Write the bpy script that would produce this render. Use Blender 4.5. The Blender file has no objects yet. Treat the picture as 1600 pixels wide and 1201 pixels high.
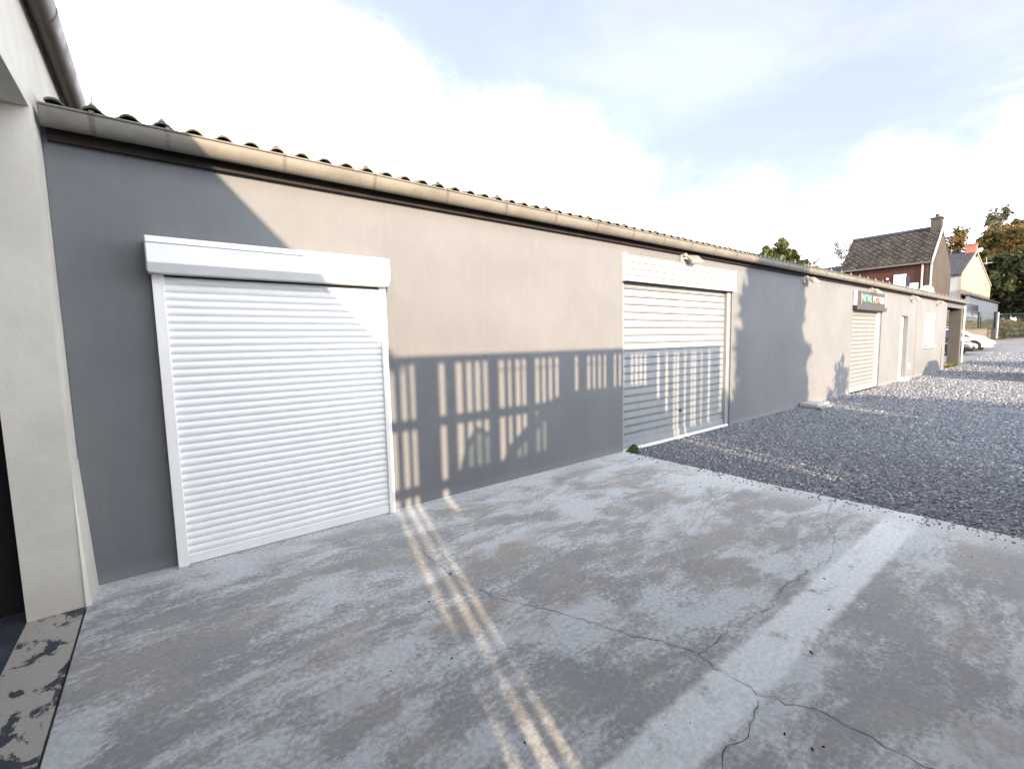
import bpy, bmesh, math, random
import numpy as np
from mathutils import Vector, Matrix
random.seed(7); rng = np.random.default_rng(7)
C = bpy.context.scene.collection
R = math.radians
# ------------------------------------------------------------------ camera, sky, sun, exposure
sc = bpy.context.scene
cd = bpy.data.cameras.new('camera'); cam = bpy.data.objects.new('camera', cd); C.objects.link(cam)
CAM = Vector((0, -4.117, 1.6))
yaw, pitch, roll = R(37.612), R(5.272), R(-1.295)
fw = Vector((math.sin(yaw)*math.cos(pitch), math.cos(yaw)*math.cos(pitch), -math.sin(pitch)))
rt = Vector((math.cos(yaw), -math.sin(yaw), 0)); up = rt.cross(fw)
rt2 = math.cos(roll)*rt + math.sin(roll)*up; up2 = -math.sin(roll)*rt + math.cos(roll)*up
m3 = Matrix((rt2, up2, -fw)).transposed().to_4x4(); m3.translation = CAM
cam.matrix_world = m3
cd.sensor_width = 36; cd.lens = 704.6/1600*36; cd.clip_end = 3000; cd.clip_start = .05
sc.camera = cam
SUN = Vector((-.27, -1, .285)).normalized()
w = bpy.data.worlds.new('World'); sc.world = w; w.use_nodes = True
nt = w.node_tree; N = nt.nodes; L = nt.links; N.clear()
out = N.new('ShaderNodeOutputWorld'); bg = N.new('ShaderNodeBackground'); bg.inputs[1].default_value = .12
sky = N.new('ShaderNodeTexSky'); sky.sky_type = 'NISHITA'; sky.sun_disc = False
sky.sun_elevation = R(15.4); sky.sun_rotation = R(195); sky.air_density = 1.0; sky.dust_density = 1.5; sky.ozone_density = 1.5
tc = N.new('ShaderNodeTexCoord'); sep = N.new('ShaderNodeSeparateXYZ'); L.new(tc.outputs['Generated'], sep.inputs[0])
def wn(scale, detail, rough, loc=(0,0,0), sc_=(1,1,1), dist=0):
    mp = N.new('ShaderNodeMapping'); mp.inputs['Location'].default_value = loc; mp.inputs['Scale'].default_value = sc_
    L.new(tc.outputs['Generated'], mp.inputs[0]); n = N.new('ShaderNodeTexNoise')
    n.inputs['Scale'].default_value = scale; n.inputs['Detail'].default_value = detail; n.inputs['Roughness'].default_value = rough
    n.inputs['Distortion'].default_value = dist
    L.new(mp.outputs[0], n.inputs['Vector']); return n.outputs[0]
def wm(op, a, b=None, c=None, clamp=False):
    m = N.new('ShaderNodeMath'); m.operation = op; m.use_clamp = clamp
    for i, v in enumerate((a, b, c)):
        if v is None: continue
        if isinstance(v, (int, float)): m.inputs[i].default_value = v
        else: L.new(v, m.inputs[i])
    return m.outputs[0]
big = wn(2.6, 5, .55, (.35, .1, .2)); wisp = wn(3.2, 8, .62, (4.1, 1.7, 0), (1, 1, 2.6), .6)
hz = wm('MULTIPLY', wm('SUBTRACT', .435, sep.outputs[2]), 4.6)
# a cloud bank low in the sky, breaking into wisps above it
cl = wm('ADD', hz, wm('MULTIPLY', wm('SUBTRACT', big, .5), 2.6))
cl = wm('ADD', cl, wm('MULTIPLY', wm('SUBTRACT', wisp, .52), 1.5))
cl = wm('ADD', cl, wm('MAXIMUM', wm('MULTIPLY', wm('SUBTRACT', wm('SUBTRACT', sep.outputs[1], sep.outputs[0]), .33), 3.5), 0.0))
cl = wm('SUBTRACT', cl, wm('MAXIMUM', wm('MULTIPLY', wm('SUBTRACT', sep.outputs[0], .70), 4.5), 0.0))
# bright cloud added in the unseen half of the sky to lift the shade
cl = wm('ADD', cl, wm('MAXIMUM', wm('MULTIPLY', wm('SUBTRACT', .15, sep.outputs[1]), 2.2), 0.0))
mr = N.new('ShaderNodeMapRange'); mr.interpolation_type = 'SMOOTHSTEP'; mr.inputs[1].default_value = -.5; mr.inputs[2].default_value = .75
L.new(cl, mr.inputs[0]); cloud = wm('ADD', wm('POWER', mr.outputs[0], 2.6), wm('MULTIPLY', wm('MAXIMUM', wm('SUBTRACT', wn(1.9, 6, .6, (2, 5, 1), (1, 1, 2.2), .5), .47), 0.0), .16), None, True)
mx = N.new('ShaderNodeMix'); mx.data_type = 'RGBA'; L.new(cloud, mx.inputs[0]); hzm = N.new('ShaderNodeMix'); hzm.data_type = 'RGBA'; hzm.inputs[0].default_value = .80; L.new(sky.outputs[0], hzm.inputs[6]); hzm.inputs[7].default_value = (1.30, 1.36, 1.46, 1)
L.new(hzm.outputs[2], mx.inputs[6]); mx.inputs[7].default_value = (9.9, 10.1, 10.8, 1)
L.new(mx.outputs[2], bg.inputs[0]); L.new(bg.outputs[0], out.inputs[0])
sd = bpy.data.lights.new('sun', 'SUN'); sd.energy = 2.8; sd.angle = R(.65); sd.color = (1, .75, .51)
so = bpy.data.objects.new('sun', sd); C.objects.link(so); so.rotation_euler = SUN.to_track_quat('Z', 'Y').to_euler(); so.location = (0, -20, 10)
sc.view_settings.view_transform = 'Standard'; sc.view_settings.look = 'None'; sc.view_settings.gamma = 1
sc.view_settings.exposure = 2.28
sc.cycles.max_bounces = 8; sc.cycles.transparent_max_bounces = 12

# ------------------------------------------------------------------ materials
class G:
    """small node-graph helper for one material"""
    def __init__(s, name, rough=.8, metal=0, spec=.35):
        s.m = bpy.data.materials.new(name); s.m.use_nodes = True; s.t = s.m.node_tree; s.n = s.t.nodes
        s.b = s.n['Principled BSDF']; s.b.inputs['Roughness'].default_value = rough; s.b.inputs['Metallic'].default_value = metal
        s.b.inputs['Specular IOR Level'].default_value = spec
        s.tc = s.n.new('ShaderNodeTexCoord'); s.pos = s.n.new('ShaderNodeNewGeometry').outputs['Position']
    def l(s, a, b):
        if isinstance(a, (int, float)): b.default_value = a
        elif isinstance(a, tuple): b.default_value = a if len(a) == 4 or b.type == 'VECTOR' else (*a, 1)
        else: s.t.links.new(a, b)
    def map(s, sc_=(1,1,1), loc=(0,0,0), rot=(0,0,0), src=None):
        m = s.n.new('ShaderNodeMapping'); m.inputs['Scale'].default_value = sc_; m.inputs['Location'].default_value = loc
        m.inputs['Rotation'].default_value = rot; s.l(src or s.pos, m.inputs[0]); return m.outputs[0]
    def noise(s, scale, detail=4, rough=.55, vec=None, dist=0):
        n = s.n.new('ShaderNodeTexNoise'); n.inputs['Scale'].default_value = scale; n.inputs['Detail'].default_value = detail
        n.inputs['Roughness'].default_value = rough; n.inputs['Distortion'].default_value = dist; s.l(vec or s.pos, n.inputs['Vector']); return n.outputs[0]
    def vor(s, scale, vec=None, feat='F1', out='Distance'):
        n = s.n.new('ShaderNodeTexVoronoi'); n.inputs['Scale'].default_value = scale; n.feature = feat; s.l(vec or s.pos, n.inputs['Vector']); return n.outputs[out]
    def ma(s, op, a, b=None, c=None, clamp=False):
        m = s.n.new('ShaderNodeMath'); m.operation = op; m.use_clamp = clamp
        for i, v in enumerate((a, b, c)):
            if v is not None: s.l(v, m.inputs[i])
        return m.outputs[0]
    def rng(s, v, a, b, c=0., d=1., smooth=True):
        m = s.n.new('ShaderNodeMapRange'); m.interpolation_type = 'SMOOTHSTEP' if smooth else 'LINEAR'
        for i, x in zip((1, 2, 3, 4), (a, b, c, d)): m.inputs[i].default_value = x
        s.l(v, m.inputs[0]); return m.outputs[0]
    def mix(s, f, a, b, mode='MIX'):
        m = s.n.new('ShaderNodeMix'); m.data_type = 'RGBA'; m.blend_type = mode; s.l(f, m.inputs[0]); s.l(a, m.inputs[6]); s.l(b, m.inputs[7]); return m.outputs[2]
    def xyz(s, src=None):
        q = s.n.new('ShaderNodeSeparateXYZ'); s.l(src or s.pos, q.inputs[0]); return q.outputs
    def col(s, c): s.l(c, s.b.inputs['Base Color']); return s
    def rough(s, c): s.l(c, s.b.inputs['Roughness']); return s
    def bump(s, h, strength=.3, dist=.01):
        b = s.n.new('ShaderNodeBump'); b.inputs['Strength'].default_value = strength; b.inputs['Distance'].default_value = dist
        s.l(h, b.inputs['Height']); s.l(b.outputs[0], s.b.inputs['Normal']); return s
def simple(name, c, rough=.7, metal=0, var=.12, scale=6, bump=0, bscale=120, spec=.35):
    g = G(name, rough, metal, spec); n = g.noise(scale, 5, .6)
    d = tuple(x*(1-var) for x in c); e = tuple(min(1, x*(1+var)) for x in c)
    g.col(g.mix(g.rng(n, .3, .7), d, e))
    if bump: g.bump(g.noise(bscale, 3), bump, .004)
    return g.m
M = {}
def render_wall():
    g = G('grey_render', .93, spec=.15); z = g.xyz()[2]
    n = g.noise(.9, 5, .6); n2 = g.noise(14, 4, .6, g.map((1, 1, .25))); f = g.noise(260, 3, .6)
    c = g.mix(g.rng(n, .3, .7), (.133, .140, .149), (.153, .160, .168))
    c = g.mix(g.ma('MULTIPLY', g.rng(n2, .45, .75), .25), c, (.172, .182, .192))
    dirt = g.ma('MULTIPLY', g.rng(g.ma('ADD', z, g.ma('MULTIPLY', n2, .12)), .18, .06), .5)   # splash dirt at the foot of the wall
    c = g.mix(dirt, c, (.20, .205, .21))
    c = g.mix(g.ma('MULTIPLY', g.rng(f, .55, .8), .3), c, (.20, .205, .212))
    run = g.noise(5, 5, .65, g.map((1, 1, .07), (2, 0, 0)))              # rain streaks below the gutter
    c = g.mix(g.ma('MULTIPLY', g.ma('MULTIPLY', g.rng(run, .54, .72), g.rng(z, 1.2, 2.9)), .14), c, (.095, .10, .105))
    g.col(c).bump(g.ma('ADD', f, g.ma('ADD', g.ma('MULTIPLY', n2, .6), g.ma('MULTIPLY', g.noise(3, 4, .6), 3.5))), .45, .005); return g.m
M['render'] = render_wall()
def plaster_white():
    g = G('white_plaster', .9, spec=.15); n = g.noise(2, 6, .6); f = g.noise(150, 3); z = g.xyz()[2]
    c = g.mix(g.rng(n, .3, .75), (.56, .535, .47), (.66, .635, .57))
    c = g.mix(g.ma('MULTIPLY', g.rng(g.ma('ADD', z, g.ma('MULTIPLY', n, .3)), .42, .12), .45), c, (.42, .39, .34))
    g.col(c).bump(g.ma('ADD', f, g.ma('MULTIPLY', g.noise(12, 3), 2)), .3, .004); return g.m
M['plaster'] = plaster_white()
def concrete():
    g = G('weathered_concrete', .82, spec=.3); x, y, z = g.xyz()
    wob = g.noise(1.3, 4, .6); wx = g.map((1, 1, 1))
    st = g.map((.8, 1.5, 1), rot=(0, 0, R(-12)))
    big = g.noise(1.15, 7, .66, st, .5); mid = g.noise(4.2, 7, .7, g.map((.7, 1.4, 1), (3, 1, 0)), .4); fine = g.noise(38, 5, .7); mic = g.noise(330, 3, .7)
    scr = g.noise(9, 6, .75, g.map((.35, 2.2, 1), rot=(0, 0, R(-16))))
    v = g.ma('ADD', g.ma('MULTIPLY', big, 1.0), g.ma('MULTIPLY', mid, .55)); v = g.ma('ADD', v, g.ma('MULTIPLY', fine, .34)); v = g.ma('ADD', v, g.ma('MULTIPLY', scr, .22))
    pale = g.rng(v, .985, 1.16)                                       # pale cement film, worn through in places
    base = g.mix(g.rng(g.noise(2.3, 5, .6, g.map((1, 1, 1), (7, 3, 0))), .35, .65), (.285, .30, .315), (.375, .36, .345))
    c = g.mix(pale, base, (.58, .61, .635))
    brown = g.rng(g.ma('ADD', g.noise(1.7, 5, .62, g.map((.7, 1.3, 1), (11, 5, 0)), .4), g.ma('MULTIPLY', fine, .12)), .60, .72)
    c = g.mix(g.ma('MULTIPLY', brown, .55), c, (.33, .275, .235))
    fl = g.noise(17, 7, .8, g.map((.8, 1.2, 1), (5, 9, 0))); c = g.mix(g.ma('MULTIPLY', g.rng(fl, .56, .64), .45), c, (.52, .54, .56))     # small flakes of the film
    dk = g.noise(21, 7, .8, g.map((.9, 1.1, 1), (1, 4, 0))); c = g.mix(g.ma('MULTIPLY', g.rng(dk, .58, .66), .40), c, (.20, .205, .21))
    edge = g.ma('ADD', y, g.ma('MULTIPLY', g.ma('SUBTRACT', g.noise(7, 6, .7), .5), .09))
    band = g.ma('MULTIPLY', g.rng(edge, -3.32, -3.27), g.rng(edge, -3.045, -3.09))       # repaired strip of paler cement
    wear = g.rng(g.ma('ADD', g.noise(5, 6, .7), g.ma('MULTIPLY', fine, .2)), .78, .64)
    c = g.mix(g.ma('MULTIPLY', band, g.ma('MULTIPLY', wear, .92)), c, (.80, .83, .85))
    e2 = g.ma('ADD', x, g.ma('MULTIPLY', g.ma('SUBTRACT', g.noise(4, 5, .7), .5), .25))
    rim = g.ma('MULTIPLY', g.rng(e2, 4.6, 5.02), .6)
    c = g.mix(rim, c, (.60, .625, .64))
    yw = g.ma('ADD', y, g.ma('MULTIPLY', g.ma('SUBTRACT', mid, .5), .5))
    c = g.mix(g.ma('MULTIPLY', g.rng(yw, -.42, -.12), .55), c, (.58, .60, .62))
    pit = g.rng(g.vor(26, g.map((1, 1, 1))), .09, .04); pit = g.ma('MULTIPLY', pit, g.rng(g.noise(3.1, 3), .52, .62))
    c = g.mix(g.ma('MULTIPLY', pit, .45), c, (.10, .10, .10))
    c = g.mix(g.ma('MULTIPLY', g.rng(mic, .35, .7), .34), c, g.mix(.5, c, (.42, .42, .42)))
    c = g.mix(g.ma('MULTIPLY', g.rng(fine, .62, .4), .20), c, (.11, .115, .12))
    g.col(c).rough(g.rng(pale, 0, 1, .72, .86)).bump(g.ma('ADD', g.ma('MULTIPLY', mic, .5), g.ma('ADD', g.ma('MULTIPLY', fine, 1.2), g.ma('MULTIPLY', pale, -.3))), .4, .006); return g.m
M['concrete'] = concrete()
def threshold_m():
    g = G('peeled_paint', .7, spec=.35); n = g.noise(4.5, 8, .68, g.map((1.4, .8, 1), (2.3, 0.6, 0)), .4); f = g.noise(60, 4)
    p = g.rng(g.ma('ADD', n, g.ma('MULTIPLY', f, .04)), .462, .50)
    c = g.mix(p, (.052, .060, .078), g.mix(f, (.34, .325, .295), (.46, .44, .40)))
    g.col(c).bump(g.ma('ADD', p, g.ma('MULTIPLY', f, -.4)), .5, -.003); return g.m
M['threshold'] = threshold_m()
def gravel_base():
    g = G('gravel_ground', .95, spec=.2)
    v = g.vor(42, out='Color'); d = g.vor(42); v2 = g.vor(17, out='Color'); n = g.noise(.6, 4, .6)
    c = g.mix(g.xyz(v)[0], (.085, .10, .125), (.25, .275, .31)); c = g.mix(g.ma('MULTIPLY', g.xyz(v2)[1], .4), c, (.20, .19, .185))
    c = g.mix(g.ma('MULTIPLY', g.rng(n, .45, .7), .35), c, (.17, .165, .16))
    g.col(c).bump(d, .9, -.02); return g.m
M['gravel'] = gravel_base()
def stone_m():
    g = G('crushed_stone', .8, spec=.3); a = g.n.new('ShaderNodeAttribute'); a.attribute_name = 'shade'
    c = g.mix(a.outputs['Fac'], (.082, .098, .124), (.285, .30, .335)); c = g.mix(g.ma('MULTIPLY', g.rng(a.outputs['Fac'], .93, .95, smooth=False), .8), c, (.50, .48, .45))
    c = g.mix(g.ma('MULTIPLY', g.rng(g.noise(.55, 4, .6), .45, .65), .2), c, (.22, .215, .21))
    g.col(c).bump(g.noise(200, 2), .3, .003); return g.m
M['stone'] = stone_m()
def earth_m():
    g = G('earth_and_grass', .95, spec=.1); n = g.noise(.25, 5, .6); f = g.noise(6, 6, .7)
    g.col(g.mix(g.rng(n, .35, .65), g.mix(f, (.05, .065, .025), (.11, .12, .05)), g.mix(f, (.16, .13, .075), (.09, .085, .05)))).bump(f, .6, .05); return g.m
M['earth'] = earth_m()
def asphalt_m():
    g = G('asphalt', .9, spec=.25); n = g.noise(.8, 5, .6); f = g.noise(60, 3, .6)
    c = g.mix(g.rng(n, .3, .7), (.13, .125, .125), (.21, .20, .195)); g.col(g.mix(g.ma('MULTIPLY', f, .3), c, (.28, .27, .26))).bump(f, .4, .006); return g.m
M['asphalt'] = asphalt_m()
M['crack'] = simple('crack_dark', (.035, .035, .037), .95, var=.3, scale=40)
M['zinc'] = None
def zinc_m(name, a, b, seed):
    g = G(name, .6, .1, .3); n = g.noise(3.2, 6, .65, g.map((1, 1, 1), (seed, 0, 0))); s = g.noise(22, 4, .6, g.map((1, .2, 1)))
    c = g.mix(g.rng(n, .3, .7), a, b); c = g.mix(g.ma('MULTIPLY', g.rng(s, .58, .75), .4), c, tuple(x*.6 for x in a))
    g.col(c).rough(g.rng(n, .3, .7, .42, .65)).bump(n, .15, .01); return g.m
M['zinc'] = zinc_m('zinc_gutter', (.140, .132, .112), (.185, .176, .152), 0)
M['strap'] = simple('dull_zinc_strap', (.13, .115, .10), .6, .1, var=.2)
M['zincold'] = zinc_m('weathered_zinc', (.050, .040, .036), (.125, .105, .093), 5)
M['zincold'].node_tree.nodes['Principled BSDF'].inputs['Metallic'].default_value = 0
def fibre_m():
    g = G('mossy_fibre_cement', .95, spec=.15); n = g.noise(2.5, 6, .65); f = g.noise(40, 5, .7)
    c = g.mix(g.rng(f, .35, .7), (.085, .08, .07), (.19, .18, .155)); c = g.mix(g.ma('MULTIPLY', g.rng(n, .42, .62), .7), c, g.mix(f, (.035, .045, .018), (.085, .10, .04)))
    g.col(c).bump(f, .6, .01); return g.m
M['fibre'] = fibre_m()
M['darkwood'] = simple('dark_fascia_wood', (.020, .015, .015), .85, var=.3, scale=5, bump=.4, bscale=40)
def paint(name, c, rough=.35, var=.05, dirt=.12, spec=.5):
    g = G(name, rough, 0, spec); n = g.noise(5, 6, .7, g.map((1, 1, .35))); f = g.noise(35, 4, .7)
    cc = g.mix(g.rng(n, .3, .7), c, tuple(x*(1-var) for x in c)); cc = g.mix(g.ma('MULTIPLY', g.rng(f, .6, .8), dirt), cc, tuple(x*.6 for x in c))
    g.col(cc).rough(g.rng(n, .3, .7, rough, rough+.15)).bump(f, .06, .003); return g.m
M['white'] = paint('white_lacquer', (.78, .79, .79))
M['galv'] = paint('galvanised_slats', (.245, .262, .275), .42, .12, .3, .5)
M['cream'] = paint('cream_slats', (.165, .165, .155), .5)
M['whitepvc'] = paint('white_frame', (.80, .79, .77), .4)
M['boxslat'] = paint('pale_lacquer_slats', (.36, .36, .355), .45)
M['creamwin'] = paint('cream_window_shutter', (.30, .285, .25), .5)
M['dullwhite'] = paint('dull_white_plastic', (.34, .33, .30), .5)
M['groove'] = simple('groove_shadow_gap', (.05, .05, .055), .9)
M['greyframe'] = simple('grey_steel_frame', (.20, .205, .21), .5, .2)
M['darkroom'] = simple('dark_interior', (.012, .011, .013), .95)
M['darkfloor'] = simple('dark_painted_floor', (.05, .058, .075), .6, var=.35, scale=3, bump=.3, bscale=60)
M['signboard'] = simple('taupe_signboard', (.036, .032, .028), .6, var=.06)
M['black'] = simple('black_rubber', (.015, .015, .016), .7)
M['steel'] = simple('steel_bolt', (.35, .35, .34), .45, .7)
M['lampglass'] = simple('lamp_lens', (.20, .19, .17), .2, var=.03)
def brick_m(name, a, b, mort, sx=1):
    g = G(name, .92, spec=.15); t = g.n.new('ShaderNodeTexBrick'); x, y, z = g.xyz()
    cb = g.n.new('ShaderNodeCombineXYZ'); g.l(g.ma('ADD', x, y), cb.inputs[0]); g.l(z, cb.inputs[1]); g.l(cb.outputs[0], t.inputs['Vector'])
    t.inputs['Scale'].default_value = 4.5; g.l(a, t.inputs['Color1']); g.l(b, t.inputs['Color2']); g.l(mort, t.inputs['Mortar']); t.inputs['Mortar Size'].default_value = .012
    n = g.noise(.9, 5, .65); g.col(g.mix(g.ma('MULTIPLY', g.rng(n, .4, .7), .5), t.outputs[0], tuple(q*.55 for q in a))).bump(t.outputs['Fac'], .4, -.01); return g.m
M['brick'] = brick_m('dark_red_brick', (.070, .025, .018), (.040, .018, .015), (.075, .058, .048))
M['chimbrick'] = brick_m('orange_brick', (.34, .13, .085), (.28, .10, .07), (.3, .24, .2))
def slate_m(name, a, b, sc_=3.4, diamond=True):
    g = G(name, .7, spec=.25); x, y, z = g.xyz(); cb = g.n.new('ShaderNodeCombineXYZ')
    g.l(y, cb.inputs[0]); g.l(g.ma('MULTIPLY', z, 1.3), cb.inputs[1])
    v = g.map((sc_, sc_, 1), rot=(0, 0, R(45) if diamond else 0), src=cb.outputs[0]); t = g.n.new('ShaderNodeTexBrick'); g.l(v, t.inputs['Vector'])
    t.inputs['Scale'].default_value = 1; t.inputs['Brick Width'].default_value = 1; t.inputs['Row Height'].default_value = 1; t.offset = 0; t.inputs['Mortar Size'].default_value = .16
    g.l(a, t.inputs['Color1']); g.l(b, t.inputs['Color2']); g.l(tuple(q*.4 for q in a), t.inputs['Mortar']); n = g.noise(1.4, 6, .7)
    g.col(g.mix(g.ma('MULTIPLY', g.rng(n, .4, .7), .35), t.outputs[0], tuple(q*1.2 for q in b))).bump(t.outputs['Fac'], .7, -.03); return g.m
M['slate'] = slate_m('diamond_slates', (.014, .012, .011), (.058, .047, .040))
M['slatedark'] = slate_m('dark_slates', (.035, .036, .045), (.06, .06, .068), 4, False)
M['slateblue'] = simple('blue_black_roofing', (.028, .033, .048), .7, var=.25, scale=3)
M['gablegrey'] = simple('grey_brown_cement_render', (.048, .039, .031), .95, var=.2, scale=1.5, bump=.3, bscale=30)
M['cream_render'] = simple('ochre_cream_render', (.265, .228, .178), .95, var=.10, scale=1.2, bump=.3, bscale=30)
M['housewhite'] = simple('whitewashed_wall', (.27, .28, .28), .9, var=.07, scale=1.2)
M['redtile'] = simple('dull_red_tiles', (.115, .055, .045), .85, var=.3, scale=8, bump=.5, bscale=12)
M['verge'] = simple('white_verge_board', (.36, .36, .35), .6)
M['winglass'] = simple('dark_window_glass', (.035, .035, .05), .15, spec=.7)
M['curtain'] = simple('reddish_curtain', (.10, .045, .06), .8)
M['greenmetal'] = simple('dark_green_metal', (.035, .06, .055), .5, .1)
M['fencemesh'] = simple('pale_green_wire', (.16, .22, .20), .6)
M['palebrick'] = simple('tan_low_wall_render', (.13, .11, .09), .9, var=.15)
M['pinkfloor'] = simple('pinkish_carport_slab', (.22, .17, .155), .9, var=.2, scale=2)
M['pier'] = simple('grey_carport_render', (.085, .08, .068), .95, var=.1, scale=2)
M['beam'] = simple('grey_painted_beam', (.085, .09, .095), .6)
M['bark'] = simple('tree_bark', (.07, .055, .042), .95, var=.3, scale=8, bump=.5, bscale=20)
M['board'] = simple('weathered_fence_board', (.16, .12, .085), .9, var=.3, scale=5, bump=.4, bscale=40)
def leaf_m(name, a, b):
    g = G(name, .7, spec=.2); n = g.noise(.7, 3, .6); t = g.n.new('ShaderNodeAttribute'); t.attribute_name = 'shade'
    g.col(g.mix(t.outputs['Fac'], a, b)); tr = g.n.new('ShaderNodeBsdfTranslucent'); g.l(g.mix(t.outputs['Fac'], a, b), tr.inputs[0])
    ms = g.n.new('ShaderNodeMixShader'); ms.inputs[0].default_value = .3; g.l(g.b.outputs[0], ms.inputs[1]); g.l(tr.outputs[0], ms.inputs[2])
    g.l(ms.outputs[0], g.n['Material Output'].inputs[0]); return g.m
M['leaf_olive'] = leaf_m('olive_leaves', (.035, .045, .012), (.12, .125, .03))
M['leaf_autumn'] = leaf_m('autumn_leaves', (.045, .042, .014), (.17, .105, .030))
M['leaf_green'] = leaf_m('green_leaves', (.015, .02, .009), (.055, .06, .02))
M['leaf_conifer'] = leaf_m('conifer_sprays', (.025, .036, .016), (.105, .115, .03))
M['leaf_pale'] = leaf_m('pale_twigs', (.075, .07, .06), (.17, .155, .125))
M['leaf_grey'] = leaf_m('grey_olive_leaves', (.055, .055, .035), (.15, .135, .08))
M['grass_dry'] = leaf_m('dry_grass', (.16, .125, .05), (.34, .27, .13))
M['weed'] = leaf_m('weed_leaves', (.03, .07, .012), (.09, .17, .03))
def carpaint(name, c, rough=.2):
    g = G(name, rough, .1, .5); g.b.inputs['Coat Weight'].default_value = .7; g.b.inputs['Coat Roughness'].default_value = .05
    g.col(g.mix(g.ma('MULTIPLY', g.noise(3, 4), .1), c, tuple(x*.8 for x in c))); return g.m
M['carwhite'] = carpaint('white_car_paint', (.72, .72, .72)); M['carblack'] = carpaint('black_car_paint', (.012, .012, .015)); M['cargrey'] = carpaint('silver_car_paint', (.35, .36, .38))
M['rim'] = simple('alloy_rim', (.45, .45, .46), .3, .8, var=.05)
M['headlamp'] = simple('clear_headlamp', (.65, .67, .7), .1, var=.03, spec=.8)
M['indicator'] = simple('orange_indicator', (.3, .08, .02), .3)
def glass_m():
    g = G('tinted_glass', .08); tr = g.n.new('ShaderNodeBsdfTransparent'); tr.inputs[0].default_value = (.55, .62, .58, 1); gl = g.n.new('ShaderNodeBsdfGlossy'); gl.inputs['Roughness'].default_value = .05
    fr = g.n.new('ShaderNodeFresnel'); ms = g.n.new('ShaderNodeMixShader'); g.l(fr.outputs[0], ms.inputs[0]); g.l(tr.outputs[0], ms.inputs[1]); g.l(gl.outputs[0], ms.inputs[2]); g.l(ms.outputs[0], g.n['Material Output'].inputs[0]); return g.m
M['glass'] = glass_m()

# ------------------------------------------------------------------ mesh helpers
class MB:
    def __init__(s): s.v = []; s.f = []
    def add(s, vs, fs): o = len(s.v); s.v += [tuple(v) for v in vs]; s.f += [tuple(i+o for i in f) for f in fs]; return s
    def box(s, x0, x1, y0, y1, z0, z1):
        return s.add([(x0,y0,z0),(x1,y0,z0),(x1,y1,z0),(x0,y1,z0),(x0,y0,z1),(x1,y0,z1),(x1,y1,z1),(x0,y1,z1)],
            [(0,3,2,1),(4,5,6,7),(0,1,5,4),(1,2,6,5),(2,3,7,6),(3,0,4,7)])
    def prism(s, prof, axis, a, b):
        """extrude closed 2-D profile along an axis; profile coordinates are the two other axes in order"""
        n = len(prof)
        def P(p, t): return {'x': (t, p[0], p[1]), 'y': (p[0], t, p[1]), 'z': (p[0], p[1], t)}[axis]
        fl = [tuple(range(n)), tuple(range(2*n-1, n-1, -1))] + [(i, i+n, (i+1) % n+n, (i+1) % n) for i in range(n)]
        return s.add([P(p, a) for p in prof] + [P(p, b) for p in prof], fl)
    def sheet(s, prof, axis, a, b):
        n = len(prof)
        def P(p, t): return {'x': (t, p[0], p[1]), 'y': (p[0], t, p[1])}[axis]
        return s.add([P(p, a) for p in prof] + [P(p, b) for p in prof], [(i, i+n, i+1+n, i+1) for i in range(n-1)])
    def tube(s, p0, p1, r0, r1=None, n=8, cap=True):
        r1 = r0 if r1 is None else r1; p0 = Vector(p0); p1 = Vector(p1); d = (p1-p0).normalized()
        a = d.orthogonal().normalized(); b = d.cross(a); vs = []
        for p, r in ((p0, r0), (p1, r1)):
            for i in range(n): t = 2*math.pi*i/n; vs.append(p + a*math.cos(t)*r + b*math.sin(t)*r)
        fs = [(i, (i+1) % n, (i+1) % n+n, i+n) for i in range(n)]
        if cap: fs += [tuple(range(n-1, -1, -1)), tuple(range(n, 2*n))]
        return s.add(vs, fs)
    def path(s, pts, rad, n=7):
        pts = [Vector(p) for p in pts]
        for i in range(len(pts)-1): s.tube(pts[i], pts[i+1], rad[i], rad[i+1], n)
        return s
def link(name, me, parent=None, loc=None):
    o = bpy.data.objects.new(name, me); C.objects.link(o)
    if loc: o.location = loc
    if parent: o.parent = parent
    return o
def obj(name, mb, m, parent=None, bevel=0, smooth=False, loc=None):
    me = bpy.data.meshes.new(name); me.from_pydata(mb.v, [], mb.f)
    bm = bmesh.new(); bm.from_mesh(me); bmesh.ops.recalc_face_normals(bm, faces=bm.faces)
    if bevel: bmesh.ops.bevel(bm, geom=bm.edges[:], offset=bevel, segments=1, affect='EDGES', clamp_overlap=True)
    bm.to_mesh(me); bm.free()
    for mm in (m if isinstance(m, list) else [m]): me.materials.append(mm)
    if smooth:
        me.polygons.foreach_set('use_smooth', [True]*len(me.polygons)); me.set_sharp_from_angle(angle=R(40))
    return link(name, me, parent, loc)
def tag(o, label=None, cat=None, group=None, kind=None):
    for k, v in (('label', label), ('category', cat), ('group', group), ('kind', kind)):
        if v: o[k] = v
    return o
def empty(name, loc, label, cat, group=None, rz=0):
    o = bpy.data.objects.new(name, None); C.objects.link(o); o.location = loc; o.rotation_euler = (0, 0, rz); o.empty_display_size = .2
    return tag(o, label, cat, group)
def copy_tree(o, parent=None):
    c = o.copy(); C.objects.link(c); c.parent = parent
    for ch in list(o.children): copy_tree(ch, c)
    return c
def keep_world(o, root):    # parts are modelled in world coordinates, their thing's Empty stands at its base
    o.location = -Vector(root.location)
    return o
def part(name, mb, m, root, **k):
    o = obj(name, mb, m, root, **k)
    top = root
    if root.parent is None and root.type == 'EMPTY': keep_world(o, root)
    return o
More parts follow.
